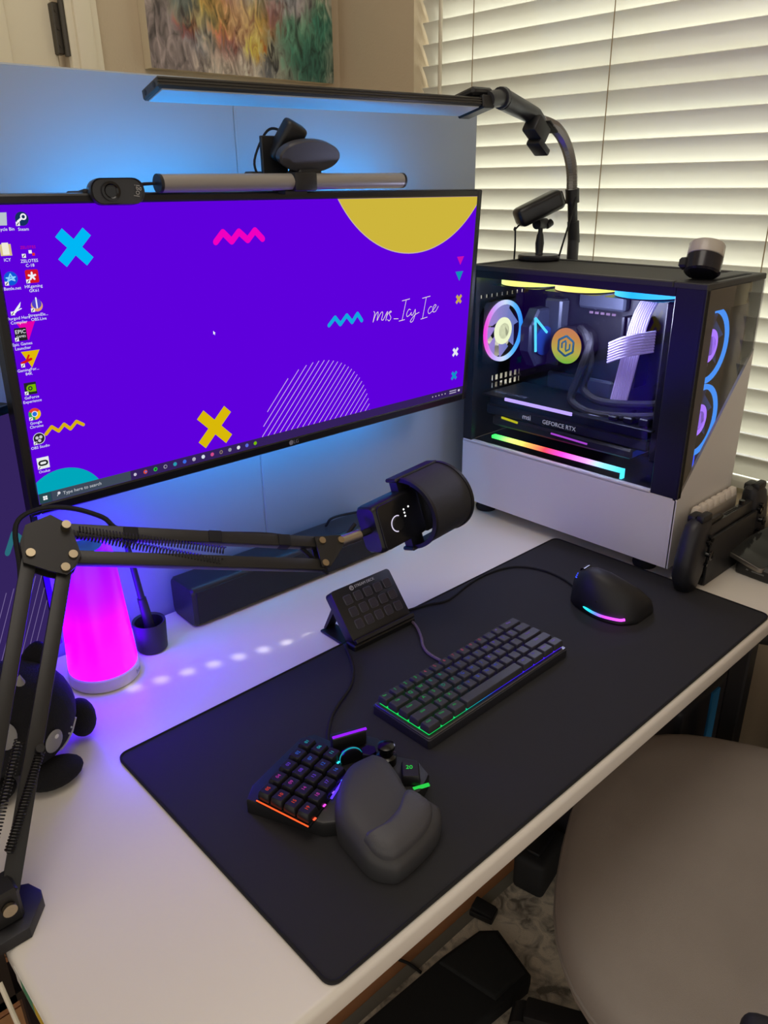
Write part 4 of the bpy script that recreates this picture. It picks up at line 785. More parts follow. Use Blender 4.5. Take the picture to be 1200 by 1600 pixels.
# ------------------------------------------------------------------ glowing table lamp
lp = thing('table_lamp', 'tapered frosted table lamp glowing magenta and violet', 'lamp', (0.068, 0.588, 0.0004))
G().lathe([(0.047, 0.0), (0.0485, 0.002), (0.0485, 0.018), (0.047, 0.020)], 48).ob('base', mat('lamp_base', 'd8d4cc', 0.35), lp)
g = G(); g.text('hue', 0.010, TM((0, 0, 0))); g.bm.transform(TM((0.0347, -0.0345, 0.009), (PI / 2, 0, PI / 4))); g.ob('maker_mark', mat('mark_grey', '8a8a90', 0.5), lp)
G().lathe([(0.0465, 0.020), (0.0470, 0.024), (0.0425, 0.10), (0.0375, 0.185), (0.0355, 0.194), (0.030, 0.199), (0.0, 0.200)], 48).ob('shade', ramp_emis('lamp_glow', 2, 0.02, 0.20, [(0, '5c00ff'), (0.35, '4c00ff'), (0.65, '3600ff'), (1, '2600ff')], 17.0, '20142c'), lp)
G().lathe([(0.022, 0.2002), (0.024, 0.2012), (0.0, 0.2016)], 32).ob('touch_button', mat('touch_blue', '3a78c8', 0.3), lp)

# stick standing in a dark cup
cp_ = thing('pen_cup', 'dark cup holding an upright black stick beside the glowing lamp', 'cup', (0.150, 0.604, 0.0004))
G().lathe([(0.0200, 0.0), (0.0225, 0.003), (0.0245, 0.046), (0.0240, 0.048), (0.0205, 0.046), (0.019, 0.008), (0.0, 0.007)], 40).ob('cup', mat('cup_dark', '232329', 0.5), cp_)
G().rod((0.004, 0.0, 0.007), (-0.004, 0.004, 0.085), 0.0085, 0.0065, 16).rod((-0.004, 0.004, 0.085), (-0.012, 0.008, 0.175), 0.0050, 0.0042, 14).ob('stick', mat('stick_dark', '2b2830', 0.4), cp_)

# sound bar
sbx = thing('sound_bar', 'black sound bar lying in front of the white board', 'speaker', (0.225, 0.605, 0.0004), (0, 0, math.radians(-1)))
G().loft([[(x, 0.036 + y * s, 0.034 + z * s) for y, z in rrect(-0.036, 0.036, -0.034, 0.034, 0.012, 5)] for x, s in ((0, 0.93), (0.004, 1.0), (0.404, 1.0), (0.408, 0.93))]).ob('body', mat('bar_plastic', '1e1d22', 0.4), sbx)
G().bx(0.006, 0.402, -0.0012, 0.0012, 0.006, 0.062, 0.001, 1).ob('front_grille', mat('bar_grille', '0c0c0e', 0.55, bump=0.5, bscale=1500), sbx)
G().lathe([(0.014, 0), (0.014, 0.006), (0.012, 0.007)], 24, TM((0.20, 0.036, 0.068))).ob('volume_dial', BLACK, sbx)
G().tube(smoothpath([(0.30, 0.05, 0.068), (0.31, 0.04, 0.085), (0.36, 0.03, 0.085), (0.40, 0.05, 0.07), (0.42, 0.06, 0.02)], 6), 0.0022, 6).ob('cable', RUBBER, sbx)

# ------------------------------------------------------------------ macro pad with fifteen display keys
PZ = 0.0038       # top of the desk mat
sd = thing('macro_pad', 'black fifteen-key macro pad tilted on its stand behind the keyboard', 'macro pad', (0.3621, 0.3846, 0.0138), (0, 0, math.radians(-0.95)))
Ms = TM((0, 0, 0), (math.radians(-40), 0, 0))
fx = Matrix(((1, 0, 0, 0), (0, 0, -1, 0), (0, 1, 0, 0), (0, 0, 0, 1)))     # flat (x,y) -> face (x,z), outwards = -y
G().prism(rrect(0, 0.118, 0, 0.084, 0.006, 4), -0.018, 0.0, 0.001, 2, Ms @ fx).ob('body', mat('deck_black', '151517', 0.38), sd)
KD = mat('key_dark', '2c2c3c', 0.10); KR = mat('key_rim', '45454f', 0.3)
for r in range(3):
    for c in range(5):
        x, z = 0.016 + c * 0.0198, 0.0165 + r * 0.0198
        kb_ = G().prism(rrect(x - 0.0006, x + 0.0146, z - 0.0006, z + 0.0146, 0.003, 3), 0.0, 0.0012, 0.0004, 1, Ms @ fx).ob('display_key', KR, sd)
        G().prism(rrect(x + 0.0007, x + 0.0133, z + 0.0007, z + 0.0133, 0.0024, 3), 0.0008, 0.0016, 0.0003, 1, Ms @ fx).ob('key_window', KD, kb_)
g = G(); g.text('STREAM DECK', 0.0062, Ms @ TM((0.064, -0.0002, 0.0775), (PI / 2, 0, 0)), ex=0.0001)
g.tube([(0.038 + 0.0032 * math.cos(a), -0.0003, 0.0775 + 0.0032 * math.sin(a)) for a in [2 * PI * k / 20 for k in range(20)]], 0.0006, 4, Ms, closed=True)
g.tube([(0.038 + 0.0014 * math.cos(a), -0.0003, 0.0775 + 0.0014 * math.sin(a)) for a in [5 * k / 14 for k in range(14)]], 0.0005, 4, Ms); g.ob('lettering', mat('deck_print', 'c8c8cc', 0.5), sd)
G().bx(0.0, 0.118, -0.008, 0.0, -0.003, 0.004, 0.001, 1, Ms).ob('front_lip', BLACK, sd)
bz_ = -0.0134
G().bx(-0.004, 0.026, -0.002, 0.078, bz_, bz_ + 0.004, 0.001, 1).bx(0.09, 0.12, -0.002, 0.078, bz_, bz_ + 0.004, 0.001, 1).bx(-0.004, 0.12, -0.006, 0.016, bz_, bz_ + 0.012, 0.002, 1).mesh([(0.004, 0.074, bz_ + 0.004), (0.022, 0.074, bz_ + 0.004), (0.022, 0.052, 0.030), (0.004, 0.052, 0.030), (0.004, 0.079, bz_ + 0.004), (0.022, 0.079, bz_ + 0.004), (0.022, 0.058, 0.032), (0.004, 0.058, 0.032)], [(0, 1, 2, 3), (7, 6, 5, 4), (0, 4, 5, 1), (1, 5, 6, 2), (2, 6, 7, 3), (3, 7, 4, 0)]).ob('stand', BLACK, sd)

# ------------------------------------------------------------------ compact keyboard, every keycap its own mesh
kb = thing('keyboard', 'compact black keyboard glowing green to violet on the desk mat', 'keyboard', (0.2808, 0.1531, PZ), (0, 0, math.radians(0.47)))
KW, KDp = 0.292, 0.102
G().prism(rrect(0, KW, 0, KDp, 0.004, 4), 0.0, 0.0125, 0.001, 2).ob('case', mat('case_graphite', '3a3a40', 0.35, 0.5), kb)
G().prism(rrect(0.0018, KW - 0.0018, 0.0018, KDp - 0.0018, 0.003, 3), 0.0125, 0.0148, 0.0005, 1).ob('top_plate', mat('plate_silver', '8a8a90', 0.3, 0.9), kb)
GLOW = [(0, '10c050'), (0.22, '10c060'), (0.34, '0890a0'), (0.46, '3020d8'), (0.75, '3818e0'), (1, '5020e8')]
G().bx(0.0070, KW - 0.0070, 0.0070, KDp - 0.0070, 0.0146, 0.0152).ob('backlight', ramp_emis('key_backlight', 0, 0, KW, GLOW, 1.5), kb)
U = 0.01893
ROWS = [[('Esc', 1)] + [(c, 1) for c in '1234567890-='] + [('Bksp', 2)], [('Tab', 1.5)] + [(c, 1) for c in 'QWERTYUIOP[]'] + [('\\', 1.5)], [('Caps', 1.75)] + [(c, 1) for c in "ASDFGHJKL;'"] + [('Enter', 2.25)],
        [('Shift', 2.25)] + [(c, 1) for c in 'ZXCVBNM,./'] + [('Shift', 2.75)], [('Ctrl', 1.25), ('Win', 1.25), ('Alt', 1.25), ('', 6.25), ('Alt', 1.25), ('Fn', 1.25), ('Menu', 1.25), ('Ctrl', 1.25)]]
CAPM = mat('keycap', '38383e', 0.42)
cap_me = {}
def cap_mesh(w, d, h, m=CAPM):
    key = (round(w, 5), round(d, 5), h, m.name)
    if key not in cap_me:
        i = 0.0016; a, b = w / 2, d / 2
        g = G().loft([rect_ring(a, b, 0), rect_ring(a, b, h * 0.35), rect_ring(a - i * 0.8, b - i * 0.8, h * 0.93), rect_ring(a - i * 1.2, b - i * 1.2, h)])
        cap_me[key] = g.data('keycap', m, 30)
    return cap_me[key]
def rect_ring(a, b, z, r=0.0012): return [(x, y, z) for x, y in rrect(-a, a, -b, b, r, 2)]
LGC = ['28c060', '18a888', '3a50d8', '6a50e8', '8a60e0', 'c05070']
leg = [G() for _ in LGC]
for r, row in enumerate(ROWS):
    x = (KW - 15 * U) / 2; y = (KDp - 5 * U) / 2 + (4 - r + 0.5) * U; hh = 0.0092 - 0.0004 * abs(r - 2)
    for t, w in row:
        cx = x + w * U / 2; put('keycap', cap_mesh(w * U - 0.0026, U - 0.0026, 0.0092), kb, (cx, y, 0.0180)); x += w * U
        if t:
            q = (cx / KW); zi = 0 if q < 0.27 else 1 if q < 0.36 else 2 if q < 0.6 else 3 if q < 0.8 else 4
            if r == 0 and 0.3 < q < 0.75: zi = 5
            leg[zi].text(t, 0.0072 if len(t) == 1 else 0.0046, TM((cx - 0.001, y + 0.0022, 0.02725)), ex=0.00005)
for gg, c in zip(leg, LGC): gg.ob('key_legends', emis('legend_' + c, c, 0.55), kb)
kl = Matrix.Translation(-Vector((0.2808, 0.1531, PZ)))
cabp = [(0.4311, 0.2564), (0.4308, 0.268), (0.4311, 0.2956), (0.4397, 0.3157), (0.4566, 0.3363), (0.4734, 0.3638), (0.4780, 0.3850), (0.465, 0.400)]
pth = smoothpath([kl @ Vector((a, b, PZ + 0.003 + (0.006 if i == 0 else 0))) for i, (a, b) in enumerate(cabp)], 8)
G().tube(pth, 0.0022, 8).ob('braided_cable', mat('coiled_braid', '6a5a70', 0.6, bump=0.8, bscale=500, mottle=0.6, mscale=350), kb)

# ------------------------------------------------------------------ one-handed keypad with palm rest
KO = Vector((0.15, 0.15, PZ)); kp = thing('gaming_keypad', 'black one-handed keypad with palm rest and coloured key lights', 'keypad', tuple(KO))
LK = lambda x, y, z=0.0: (x - KO.x, y - KO.y, z - PZ)
bp_ = [(0.0635, 0.221), (0.080, 0.235), (0.168, 0.262), (0.186, 0.256), (0.193, 0.229), (0.228, 0.214), (0.237, 0.196), (0.230, 0.158), (0.243, 0.136), (0.236, 0.110), (0.21, 0.098), (0.18, 0.10), (0.118, 0.124), (0.1015, 0.136)]
KPB = mat('keypad_black', '1b1b1d', 0.45)
G().prism([LK(x, y)[:2] for x, y in bp_], 0.0, 0.019, 0.003, 2).ob('body', KPB, kp)
ex, ey = Vector((-0.0196, -0.0080)), Vector((0.0045, -0.0174)); A1 = Vector((0.1600, 0.2365)); ang = math.atan2(ey.y, ey.x)
plate_ = [A1 + ex * a + ey * b for a, b in ((-0.62, -0.55), (4.55, -0.55), (4.55, 3.5), (0.4, 3.5), (0.4, 2.5), (-0.62, 2.5))]
G().prism([LK(q.x, q.y)[:2] for q in plate_], 0.0185, 0.0215, 0.0006, 1).ob('key_plate', mat('plate_dark', '0c0c10', 0.4), kp)
kcol = ['30c8d8', '3a70f0', '7848f0', 'd040c0', 'ff5030']
lg = [G() for _ in kcol]; n = 0; gl = [G() for _ in kcol]
KC2 = mat('keypad_cap', '1d1d20', 0.35)
for b in range(4):
    for a in range(5):
        if b == 3 and a == 0: continue
        q = A1 + ex * a + ey * b; n += 1
        put('keycap', cap_mesh(0.0160, 0.0182, 0.0105, KC2), kp, LK(q.x, q.y, PZ + 0.0222), (0, 0, ang))
        lg[a].text('%02d' % n, 0.0060, TM(LK(q.x, q.y, PZ + 0.03275), (0, 0, ang + PI / 2)), ex=0.00005)
        q2 = q + ey * 0.5; gl[a].box((0.0024, 0.004, 0.0006), LK(q2.x, q2.y, PZ + 0.0222), 0, M=None, rot=(0, 0, ang))
for gg, c in zip(lg, kcol): gg.ob('key_legends', emis('kp_legend_' + c, c, 0.6), kp)
for gg, c in zip(gl, kcol): gg.ob('key_light', emis('kp_light_' + c, c, 2.0), kp)
p0, p1 = A1 + ex * 4.56 - ey * 0.5, A1 + ex * 4.56 + ey * 3.45; G().bar(LK(p0.x, p0.y, PZ + 0.0218), LK(p1.x, p1.y, PZ + 0.0218), 0.0012, 0.0010).ob('edge_light', emis('kp_orange', 'ff5a28', 1.4), kp)
p0, p1 = A1 + ex * 0.6 + ey * 3.5, A1 + ex * 2.4 + ey * 3.6; G().bar(LK(p0.x, p0.y, PZ + 0.0218), LK(p1.x, p1.y, PZ + 0.0218), 0.002, 0.0016).ob('edge_light', emis('kp_violet', '5030f0', 2.0), kp)
G().bar(LK(0.1800, 0.2160, PZ + 0.030), LK(0.2200, 0.2010, PZ + 0.030), 0.012, 0.020, bev=0.002).ob('wheel_housing', KPB, kp)
G().bar(LK(0.1800, 0.2130, PZ + 0.0405), LK(0.2200, 0.1985, PZ + 0.0405), 0.003, 0.0016).ob('edge_light', emis('kp_purple', '8018e0', 1.6), kp)
wl = G().lathe([(0.011, -0.004), (0.0135, -0.003), (0.0135, 0.003), (0.011, 0.004)], 28, TM(LK(0.186, 0.1875, PZ + 0.024), (PI / 2, 0, -0.4))).ob('scroll_wheel', mat('wheel_black', '141418', 0.3), kp)
G().lathe([(0.0138, -0.001), (0.0138, 0.001)], 28, TM(LK(0.186, 0.1875, PZ + 0.024), (PI / 2, 0, -0.4))).ob('wheel_light', emis('kp_cyan', '20a8b8', 0.9), wl)
G().lathe([(0.012, 0.0), (0.012, 0.012), (0.008, 0.014), (0.007, 0.020), (0.010, 0.022), (0.010, 0.026), (0.006, 0.0275)], 24, TM(LK(0.2145, 0.158, PZ + 0.017))).ob('thumb_stick', GLOSSB, kp)
G().lathe([(0.010, 0.0), (0.010, 0.010), (0.009, 0.0115)], 6, TM(LK(0.205, 0.178, PZ + 0.018))).ob('side_button', GLOSSB, kp)
put('keycap', cap_mesh(0.021, 0.028, 0.012, KC2), kp, LK(0.2165, 0.1205, PZ + 0.0200), (0, 0, math.radians(-42)))
g = G(); g.text('20', 0.008, TM(LK(0.2165, 0.1225, PZ + 0.0322), (0, 0, math.radians(-42)))); g.ob('key_legends', emis('kp_green', '30d850', 0.9), kp)
G().bar(LK(0.2060, 0.1055, PZ + 0.0185), LK(0.2240, 0.0985, PZ + 0.0185), 0.004, 0.002).ob('edge_light', MATS['kp_green'], kp)
def dome(outline, zb, prof, tiltf):
    cx = sum(q[0] for q in outline) / len(outline); cy = sum(q[1] for q in outline) / len(outline)
    sm = smoothpath([(x, y, 0) for x, y in outline + outline[:1]], 5)[:-1]; rings = []
    for s_, z in prof:
        rings.append([LK(cx + (q.x - cx) * s_, cy + (q.y - cy) * s_, PZ + zb + z * tiltf(cx + (q.x - cx) * s_, cy + (q.y - cy) * s_)) for q in sm])
    return rings
PALM = [(0.1923, 0.1586), (0.1613, 0.1611), (0.1264, 0.1411), (0.1090, 0.1193), (0.1038, 0.0893), (0.1014, 0.0634), (0.1100, 0.0449), (0.1242, 0.0377), (0.1733, 0.0428), (0.1969, 0.0555), (0.1987, 0.0671), (0.1876, 0.0908), (0.1958, 0.1200), (0.1994, 0.1424)]
tl = lambda x, y: 0.62 + 0.55 * max(0, min(1, (y - 0.03) / 0.12))
PR = mat('palm_rubber', '3a3a3c', 0.55)
G().loft(dome(PALM, 0.0, [(1.0, 0.0), (1.02, 0.012), (1.02, 0.028), (0.985, 0.036), (0.91, 0.0405), (0.75, 0.0435), (0.5, 0.0450), (0.25, 0.0455), (0.05, 0.0456)], tl), cap=(True, True)).ob('palm_rest', PR, kp, 80)
WR = [(0.1075, 0.0760), (0.1300, 0.0735), (0.1556, 0.0775), (0.1820, 0.0895), (0.1900, 0.0690), (0.1850, 0.0570), (0.1640, 0.0460), (0.1250, 0.0425), (0.1120, 0.0480), (0.1065, 0.0600)]
G().loft(dome(WR, 0.0, [(1.0, 0.030), (1.01, 0.0440), (0.98, 0.0500), (0.90, 0.0540), (0.65, 0.0575), (0.3, 0.0585), (0.05, 0.0586)], tl)).ob('wrist_pad', mat('wrist_leather', '46464a', 0.5, bump=0.2, bscale=700), kp, 80)
G().tube(smoothpath([LK(a, b, PZ + 0.003) for a, b in ((0.199, 0.226), (0.2006, 0.2485), (0.2307, 0.28), (0.2599, 0.2982), (0.2936, 0.3151), (0.3215, 0.3407), (0.3399, 0.3675), (0.3560, 0.3960), (0.372, 0.402))], 7), 0.0024, 8).ob('cable', RUBBER, kp)

# ------------------------------------------------------------------ upright ergonomic mouse
MO = Vector((0.737, 0.192, PZ)); ms = thing('mouse', 'black upright ergonomic mouse with a cyan and magenta light strip', 'mouse', tuple(MO))
secs = [(-0.060, 0.012, 0.024, 0.014, 0.010), (-0.056, 0.010, 0.032, 0.030, 0.004), (-0.042, 0.004, 0.041, 0.046, -0.002), (-0.022, 0.000, 0.044, 0.058, -0.010), (0.0, 0.0, 0.0445, 0.067, -0.017), (0.020, 0.001, 0.042, 0.069, -0.021), (0.038, 0.002, 0.038, 0.062, -0.020), (0.052, 0.004, 0.031, 0.048, -0.014), (0.060, 0.008, 0.024, 0.028, 0.0)]
rings = []
for y, cx, w, h, sk in secs:
    rg = []
    for k in range(24):
        a = PI * k / 23; c_, s_ = math.cos(a), math.sin(a); z = h * (s_ ** 0.75 if s_ > 1e-9 else 0); rg.append((cx + w * (1 if c_ > 0 else -1) * abs(c_) ** 0.8 * (1 - 0.35 * z / h) + sk * z / h, y, 0.002 + z))
    rings.append(rg + [(cx - w * 0.9, y, 0.0), (cx + w * 0.9, y, 0.0)])
G().loft(rings).ob('shell', mat('mouse_rubber', '1c1c1e', 0.5), ms, 60)
G().tube(smoothpath([(-0.0300, 0.036, 0.012), (-0.0415, 0.015, 0.010), (-0.0455, -0.005, 0.0095), (-0.0450, -0.022, 0.010), (-0.0390, -0.043, 0.011), (-0.033, -0.050, 0.012)], 7), 0.0022, 8).ob('light_strip', ramp_emis('mouse_light', 1, -0.05, 0.036, [(0, 'e050ff'), (0.35, 'b040f0'), (0.5, '6070e0'), (0.65, '20b0d0'), (1, '30e8d8')], 2.0), ms)
G().rod((-0.022, 0.036, 0.0585), (-0.010, 0.034, 0.0610), 0.0080, n=20).ob('scroll_wheel', GLOSSB, ms)
g = G()
for k in range(3): g.box((0.0016, 0.004 + 0.001 * k, 0.001), (-0.0290 + 0.0032 * k, 0.0440, 0.0490 + 0.0018 * k), rot=(0.5, -0.5, 0))
g.ob('indicator_light', emis('mouse_blue', '3048ff', 2.0), ms)
G().box((0.004, 0.016, 0.007), (-0.0385, 0.020, 0.030), 0.002, 2, rot=(0, 0.5, -0.2)).box((0.004, 0.016, 0.007), (-0.0405, 0.002, 0.030), 0.002, 2, rot=(0, 0.5, -0.05)).ob('side_button', GLOSSB, ms)
G().box((0.002, 0.008, 0.003), (0.040, -0.046, 0.016), 0.0008, 1).ob('side_light', emis('mouse_red', 'd04048', 1.0), ms)
ml = lambda a, b, z=0.0022: Vector((a, b, PZ + z)) - MO
G().tube(smoothpath([ml(0.745, 0.250, 0.008), ml(0.7520, 0.2650, 0.004), ml(0.7652, 0.2975), ml(0.7672, 0.3394), ml(0.7509, 0.3762), ml(0.7206, 0.3954), ml(0.6756, 0.4017), ml(0.6291, 0.3979), ml(0.5682, 0.3863), ml(0.5348, 0.3981), ml(0.5000, 0.4080, 0.0020), ml(0.488, 0.4165, -0.0012)], 7), 0.0019, 8).ob('cable', RUBBER, ms)

# ------------------------------------------------------------------ plush toy behind the arm
PO = Vector((-0.088, 0.478, 0.0)); pl = thing('plush_toy', 'round black plush toy with grey eyes and a stitched smile', 'toy', tuple(PO))
FUR = mat('black_plush', '0d0d10', 0.95, bump=0.6, bscale=900)
Rb = 0.068
G().sphere(Rb, (0, 0, 0.070), (1.06, 1.0, 0.98), 32).ob('body', FUR, pl)
for x, y, z, s_, r_ in ((0.018, -0.058, 0.014, (1.2, 0.85, 0.5), 0.028), (-0.05, -0.040, 0.014, (1.1, 0.85, 0.5), 0.028)): G().sphere(r_, (x, y, z), s_, 20).ob('foot', FUR, pl)
G().sphere(0.022, (0.077, -0.002, 0.030), (0.8, 0.9, 1.2), 18).ob('paw', FUR, pl)
G().sphere(0.030, (0.040, 0.020, 0.115), (0.5, 0.5, 1.0), 18, rot=(0, 0.5, 0)).ob('ear', FUR, pl)
def on_body(x, y, z, lift=0.0):
    d_ = Vector((x - PO.x, y - PO.y, z - 0.070)); d_.normalize(); return Vector((d_.x * Rb * 1.06, d_.y * Rb, 0.070 + d_.z * Rb * 0.98)) * 1 + d_ * lift
EYE = mat('eye_grey', '8f8f8c', 0.6)
for q in ((-0.0675, 0.42, 0.060), (-0.109, 0.42, 0.090)):
    c_ = on_body(*q); d_ = (c_ - Vector((0, 0, 0.07))).normalized(); M_ = Matrix.Translation(c_) @ d_.to_track_quat('Z', 'Y').to_matrix().to_4x4()
    e_ = G().sphere(0.0135, (0, 0, 0), (0.9, 1.15, 0.22), 20, M_).ob('eye', EYE, pl); G().sphere(0.003, (0.002, 0.007, 0.0025), (1, 1, 0.5), 10, M_).ob('eye_glint', mat('glint', 'd8d8d4', 0.4), e_)
THR = mat('white_thread', 'b8b8c0', 0.7)
G().tube([on_body(*q, 0.0005) for q in ((-0.0574, 0.43, 0.0324), (-0.0502, 0.43, 0.0275), (-0.0427, 0.432, 0.0300), (-0.0351, 0.436, 0.0412), (-0.0322, 0.442, 0.0583))], 0.0013, 6).ob('smile', THR, pl)
g = G()
for q in ((-0.0466, 0.43, 0.0505), (-0.0428, 0.432, 0.0560)): g.sphere(0.0013, on_body(*q, 0.0005), n=8)
g.ob('nostril', THR, pl)
for a, b in ((-0.022, 0.0), (-0.006, 0.01), (0.010, 0.014)): G().lathe([(0.0085, 0.0), (0.0, 0.018)], 12, TM((a, -0.030 + b * 0.2, 0.124), (0.35, 0.1, 0))).ob('spike', mat('felt_white', '9a9890', 0.9), pl)

# ------------------------------------------------------------------ handheld console in its dock
sw = thing('console_dock', 'black handheld game console standing in its dock before the PC', 'console', (0.922, 0.1205, 0.0004))
G().bx(0, 0.178, 0.0, 0.006, 0.0, 0.088, 0.0015, 2).bx(0, 0.178, 0.022, 0.034, 0.0, 0.076, 0.0015, 2).bx(0, 0.178, 0.004, 0.024, 0.0, 0.014).ob('dock', mat('dock_black', '1d1d1f', 0.5), sw)
G().bx(0.006, 0.172, 0.0075, 0.0205, 0.0145, 0.108, 0.003, 2).ob('tablet', mat('tablet_grey', '2c2b2b', 0.35), sw)
g = G()
for k in range(7): g.bx(0.070 + k * 0.007, 0.074 + k * 0.007, 0.010, 0.016, 0.1078, 0.1085)
g.ob('vent', mat('vent_black', '050505', 0.7), sw)
G().rod((0.135, 0.014, 0.108), (0.135, 0.014, 0.116), 0.005).ob('top_button', GLOSSB, sw); G().bx(0.006, 0.055, 0.008, 0.020, 0.1075, 0.116, 0.003, 1).ob('top_bar', GLOSSB, sw)
GRIP = mat('grip_black', '1f1f24', 0.45)
def grip(sx, name):
    prof = [(0.0, -0.034, 0.012, 0.010), (0.004, -0.036, 0.021, 0.015), (0.03, -0.037, 0.034, 0.0185), (0.06, -0.033, 0.035, 0.019), (0.09, -0.028, 0.033, 0.018), (0.115, -0.022, 0.029, 0.016), (0.126, -0.016, 0.022, 0.012), (0.129, -0.015, 0.012, 0.008)]
    rg = [[(sx * (cx + w * math.copysign(abs(math.cos(a)) ** 0.75, math.cos(a))), 0.018 + d_ * math.copysign(abs(math.sin(a)) ** 0.75, math.sin(a)), z) for a in [2 * PI * k / 24 for k in range(24)]] for z, cx, w, d_ in prof]
    off = Matrix.Translation((0.004 if sx > 0 else 0.174, 0, 0.0))
    o = G().loft(rg, off).ob(name, GRIP, sw, 60)
    for x, z, r_ in ((-0.014, 0.096, 0.0038), (-0.008, 0.089, 0.0038), (-0.020, 0.089, 0.0038), (-0.014, 0.082, 0.0038), (-0.016, 0.046, 0.003)): G().rod((sx * x + off[0][3], 0.002, z), (sx * x + off[0][3], -0.0045, z), r_, n=12).ob('button', GLOSSB, o)
    st_ = G().lathe([(0.005, 0), (0.004, 0.006), (0.0085, 0.008), (0.0085, 0.010), (0.006, 0.0108)], 18, TM((sx * -0.018 + off[0][3], 0.000, 0.066), (PI / 2, 0, 0))).ob('thumb_stick', GLOSSB, o)
    G().bx(*sorted((sx * -0.036 + off[0][3], sx * -0.004 + off[0][3])), 0.004, 0.018, 0.122, 0.136, 0.004, 2).bx(*sorted((sx * -0.034 + off[0][3], sx * -0.006 + off[0][3])), 0.019, 0.034, 0.118, 0.132, 0.004, 2).ob('shoulder_button', BLACK, o)
grip(1, 'controller'); grip(-1, 'controller')
# row of pale keycaps standing behind the console
wk = thing('white_keypad', 'narrow keypad with a row of pale keycaps behind the game console', 'keypad', (0.935, 0.1575, 0.0004))
G().bx(0, 0.155, 0.0, 0.013, 0.0, 0.112, 0.001, 1).ob('body', mat('keypad_beige', 'b8aea0', 0.6), wk)
KCW = mat('pale_keycap', 'e6dccf', 0.5)
for k in range(7): put('keycap', cap_mesh(0.0175, 0.0125, 0.014, KCW), wk, (0.0115 + 0.022 * k, 0.0065, 0.1123))

# charging station with a phone, right edge
cs = thing('charging_station', 'low black charging station at the right end of the desk', 'charger', (1.005, 0.045, 0.0004), (0, 0, math.radians(-5)))
G().loft([rect_ring(0.0, 0.0, 0)] if False else [[(0.075 + x * s_, 0.032 + y * s_, z) for x, y in rrect(-0.075, 0.075, -0.034, 0.034, 0.008, 4)] for z, s_ in ((0, 0.97), (0.003, 1.0), (0.020, 1.0), (0.026, 0.93))]).ob('body', mat('station_black', '17181a', 0.35), cs)
G().bx(-0.0008, 0.0004, 0.012, 0.034, 0.012, 0.0145).bx(-0.0008, 0.0004, 0.040, 0.044, 0.012, 0.0145).ob('printed_marks', mat('station_print', '6a6c6c', 0.5), cs)
ph = thing('phone', 'dark glassy phone lying tilted on the charging station', 'phone', (1.075, 0.085, 0.0300), (math.radians(10), math.radians(-6), math.radians(-10)))
G().prism(rrect(-0.070, 0.080, -0.037, 0.037, 0.009, 5), 0.0, 0.008, 0.002, 2).ob('body', mat('phone_edge', '8a8680', 0.3, 0.9), ph)
G().prism(rrect(-0.068, 0.078, -0.035, 0.035, 0.008, 5), 0.0078, 0.0086, 0.0003, 1).ob('glass_face', mat('phone_glass', '2c2d2c', 0.08), ph)

# ------------------------------------------------------------------ chair
CC = Vector((0.635, -0.140, FZ)); ch = thing('office_chair', 'grey fabric office chair pushed partly under the desk', 'chair', tuple(CC), (0, 0, math.radians(26)))
FAB = mat('chair_fabric', '978f88', 0.9, bump=0.35, bscale=1400, mottle=0.12, mscale=9)
def sup(a, b, n_=44, e=2.7): return [(a * math.copysign(abs(math.cos(t)) ** (2 / e), math.cos(t)), b * math.copysign(abs(math.sin(t)) ** (2 / e), math.sin(t))) for t in [2 * PI * k / n_ for k in range(n_)]]
sz = -0.24 - FZ
G().loft([[(x * s_, y * s_, sz + z) for x, y in sup(0.305, 0.265)] for s_, z in ((0.86, -0.085), (0.95, -0.080), (0.99, -0.065), (1.0, -0.040), (0.99, -0.018), (0.965, -0.004), (0.92, 0.003), (0.80, 0.006), (0.5, 0.000), (0.2, -0.004), (0.04, -0.004))]).ob('seat', FAB, ch, 80)
G().tube([(x * 0.998, y * 0.998, sz - 0.046) for x, y in sup(0.305, 0.265)], 0.0035, 6, closed=True).ob('piping', mat('piping_grey', '857e78', 0.9), ch)
G().loft([[(x, -0.31 - 0.10 * z + y, sz + 0.08 + z * 0.5) for x, y in rrect(-0.24 * s_, 0.24 * s_, -0.035, 0.035, 0.03, 4)] for z, s_ in ((0, 0.8), (0.1, 0.95), (0.5, 1.0), (0.9, 0.92), (1.0, 0.75))]).ob('backrest', FAB, ch, 60)
for s_ in (-1, 1):
    g = G().box((0.065, 0.22, 0.035), (s_ * 0.385, -0.045, sz + 0.17), 0.014, 3).bar((s_ * 0.385, -0.06, sz + 0.155), (s_ * 0.30, -0.07, sz - 0.09), 0.03, 0.045, up=(0, 1, 0)); g.ob('armrest', mat('arm_plastic', '141416', 0.6), ch)
G().lathe([(0.028, 0.07), (0.028, sz - 0.09), (0.09, sz - 0.085)], 24).ob('column', DGREY, ch)
for k in range(5):
    a = 2 * PI * k / 5 + 0.3; e_ = (0.30 * math.cos(a), 0.30 * math.sin(a)); l_ = G().bar((0, 0, 0.095), (e_[0], e_[1], 0.065), 0.04, 0.028, bev=0.004).ob('leg', BLACK, ch)
    G().rod((e_[0] - 0.02 * math.sin(a), e_[1] + 0.02 * math.cos(a), 0.0385), (e_[0] + 0.02 * math.sin(a), e_[1] - 0.02 * math.cos(a), 0.0385), 0.026, n=18).ob('castor', BLACK, l_)

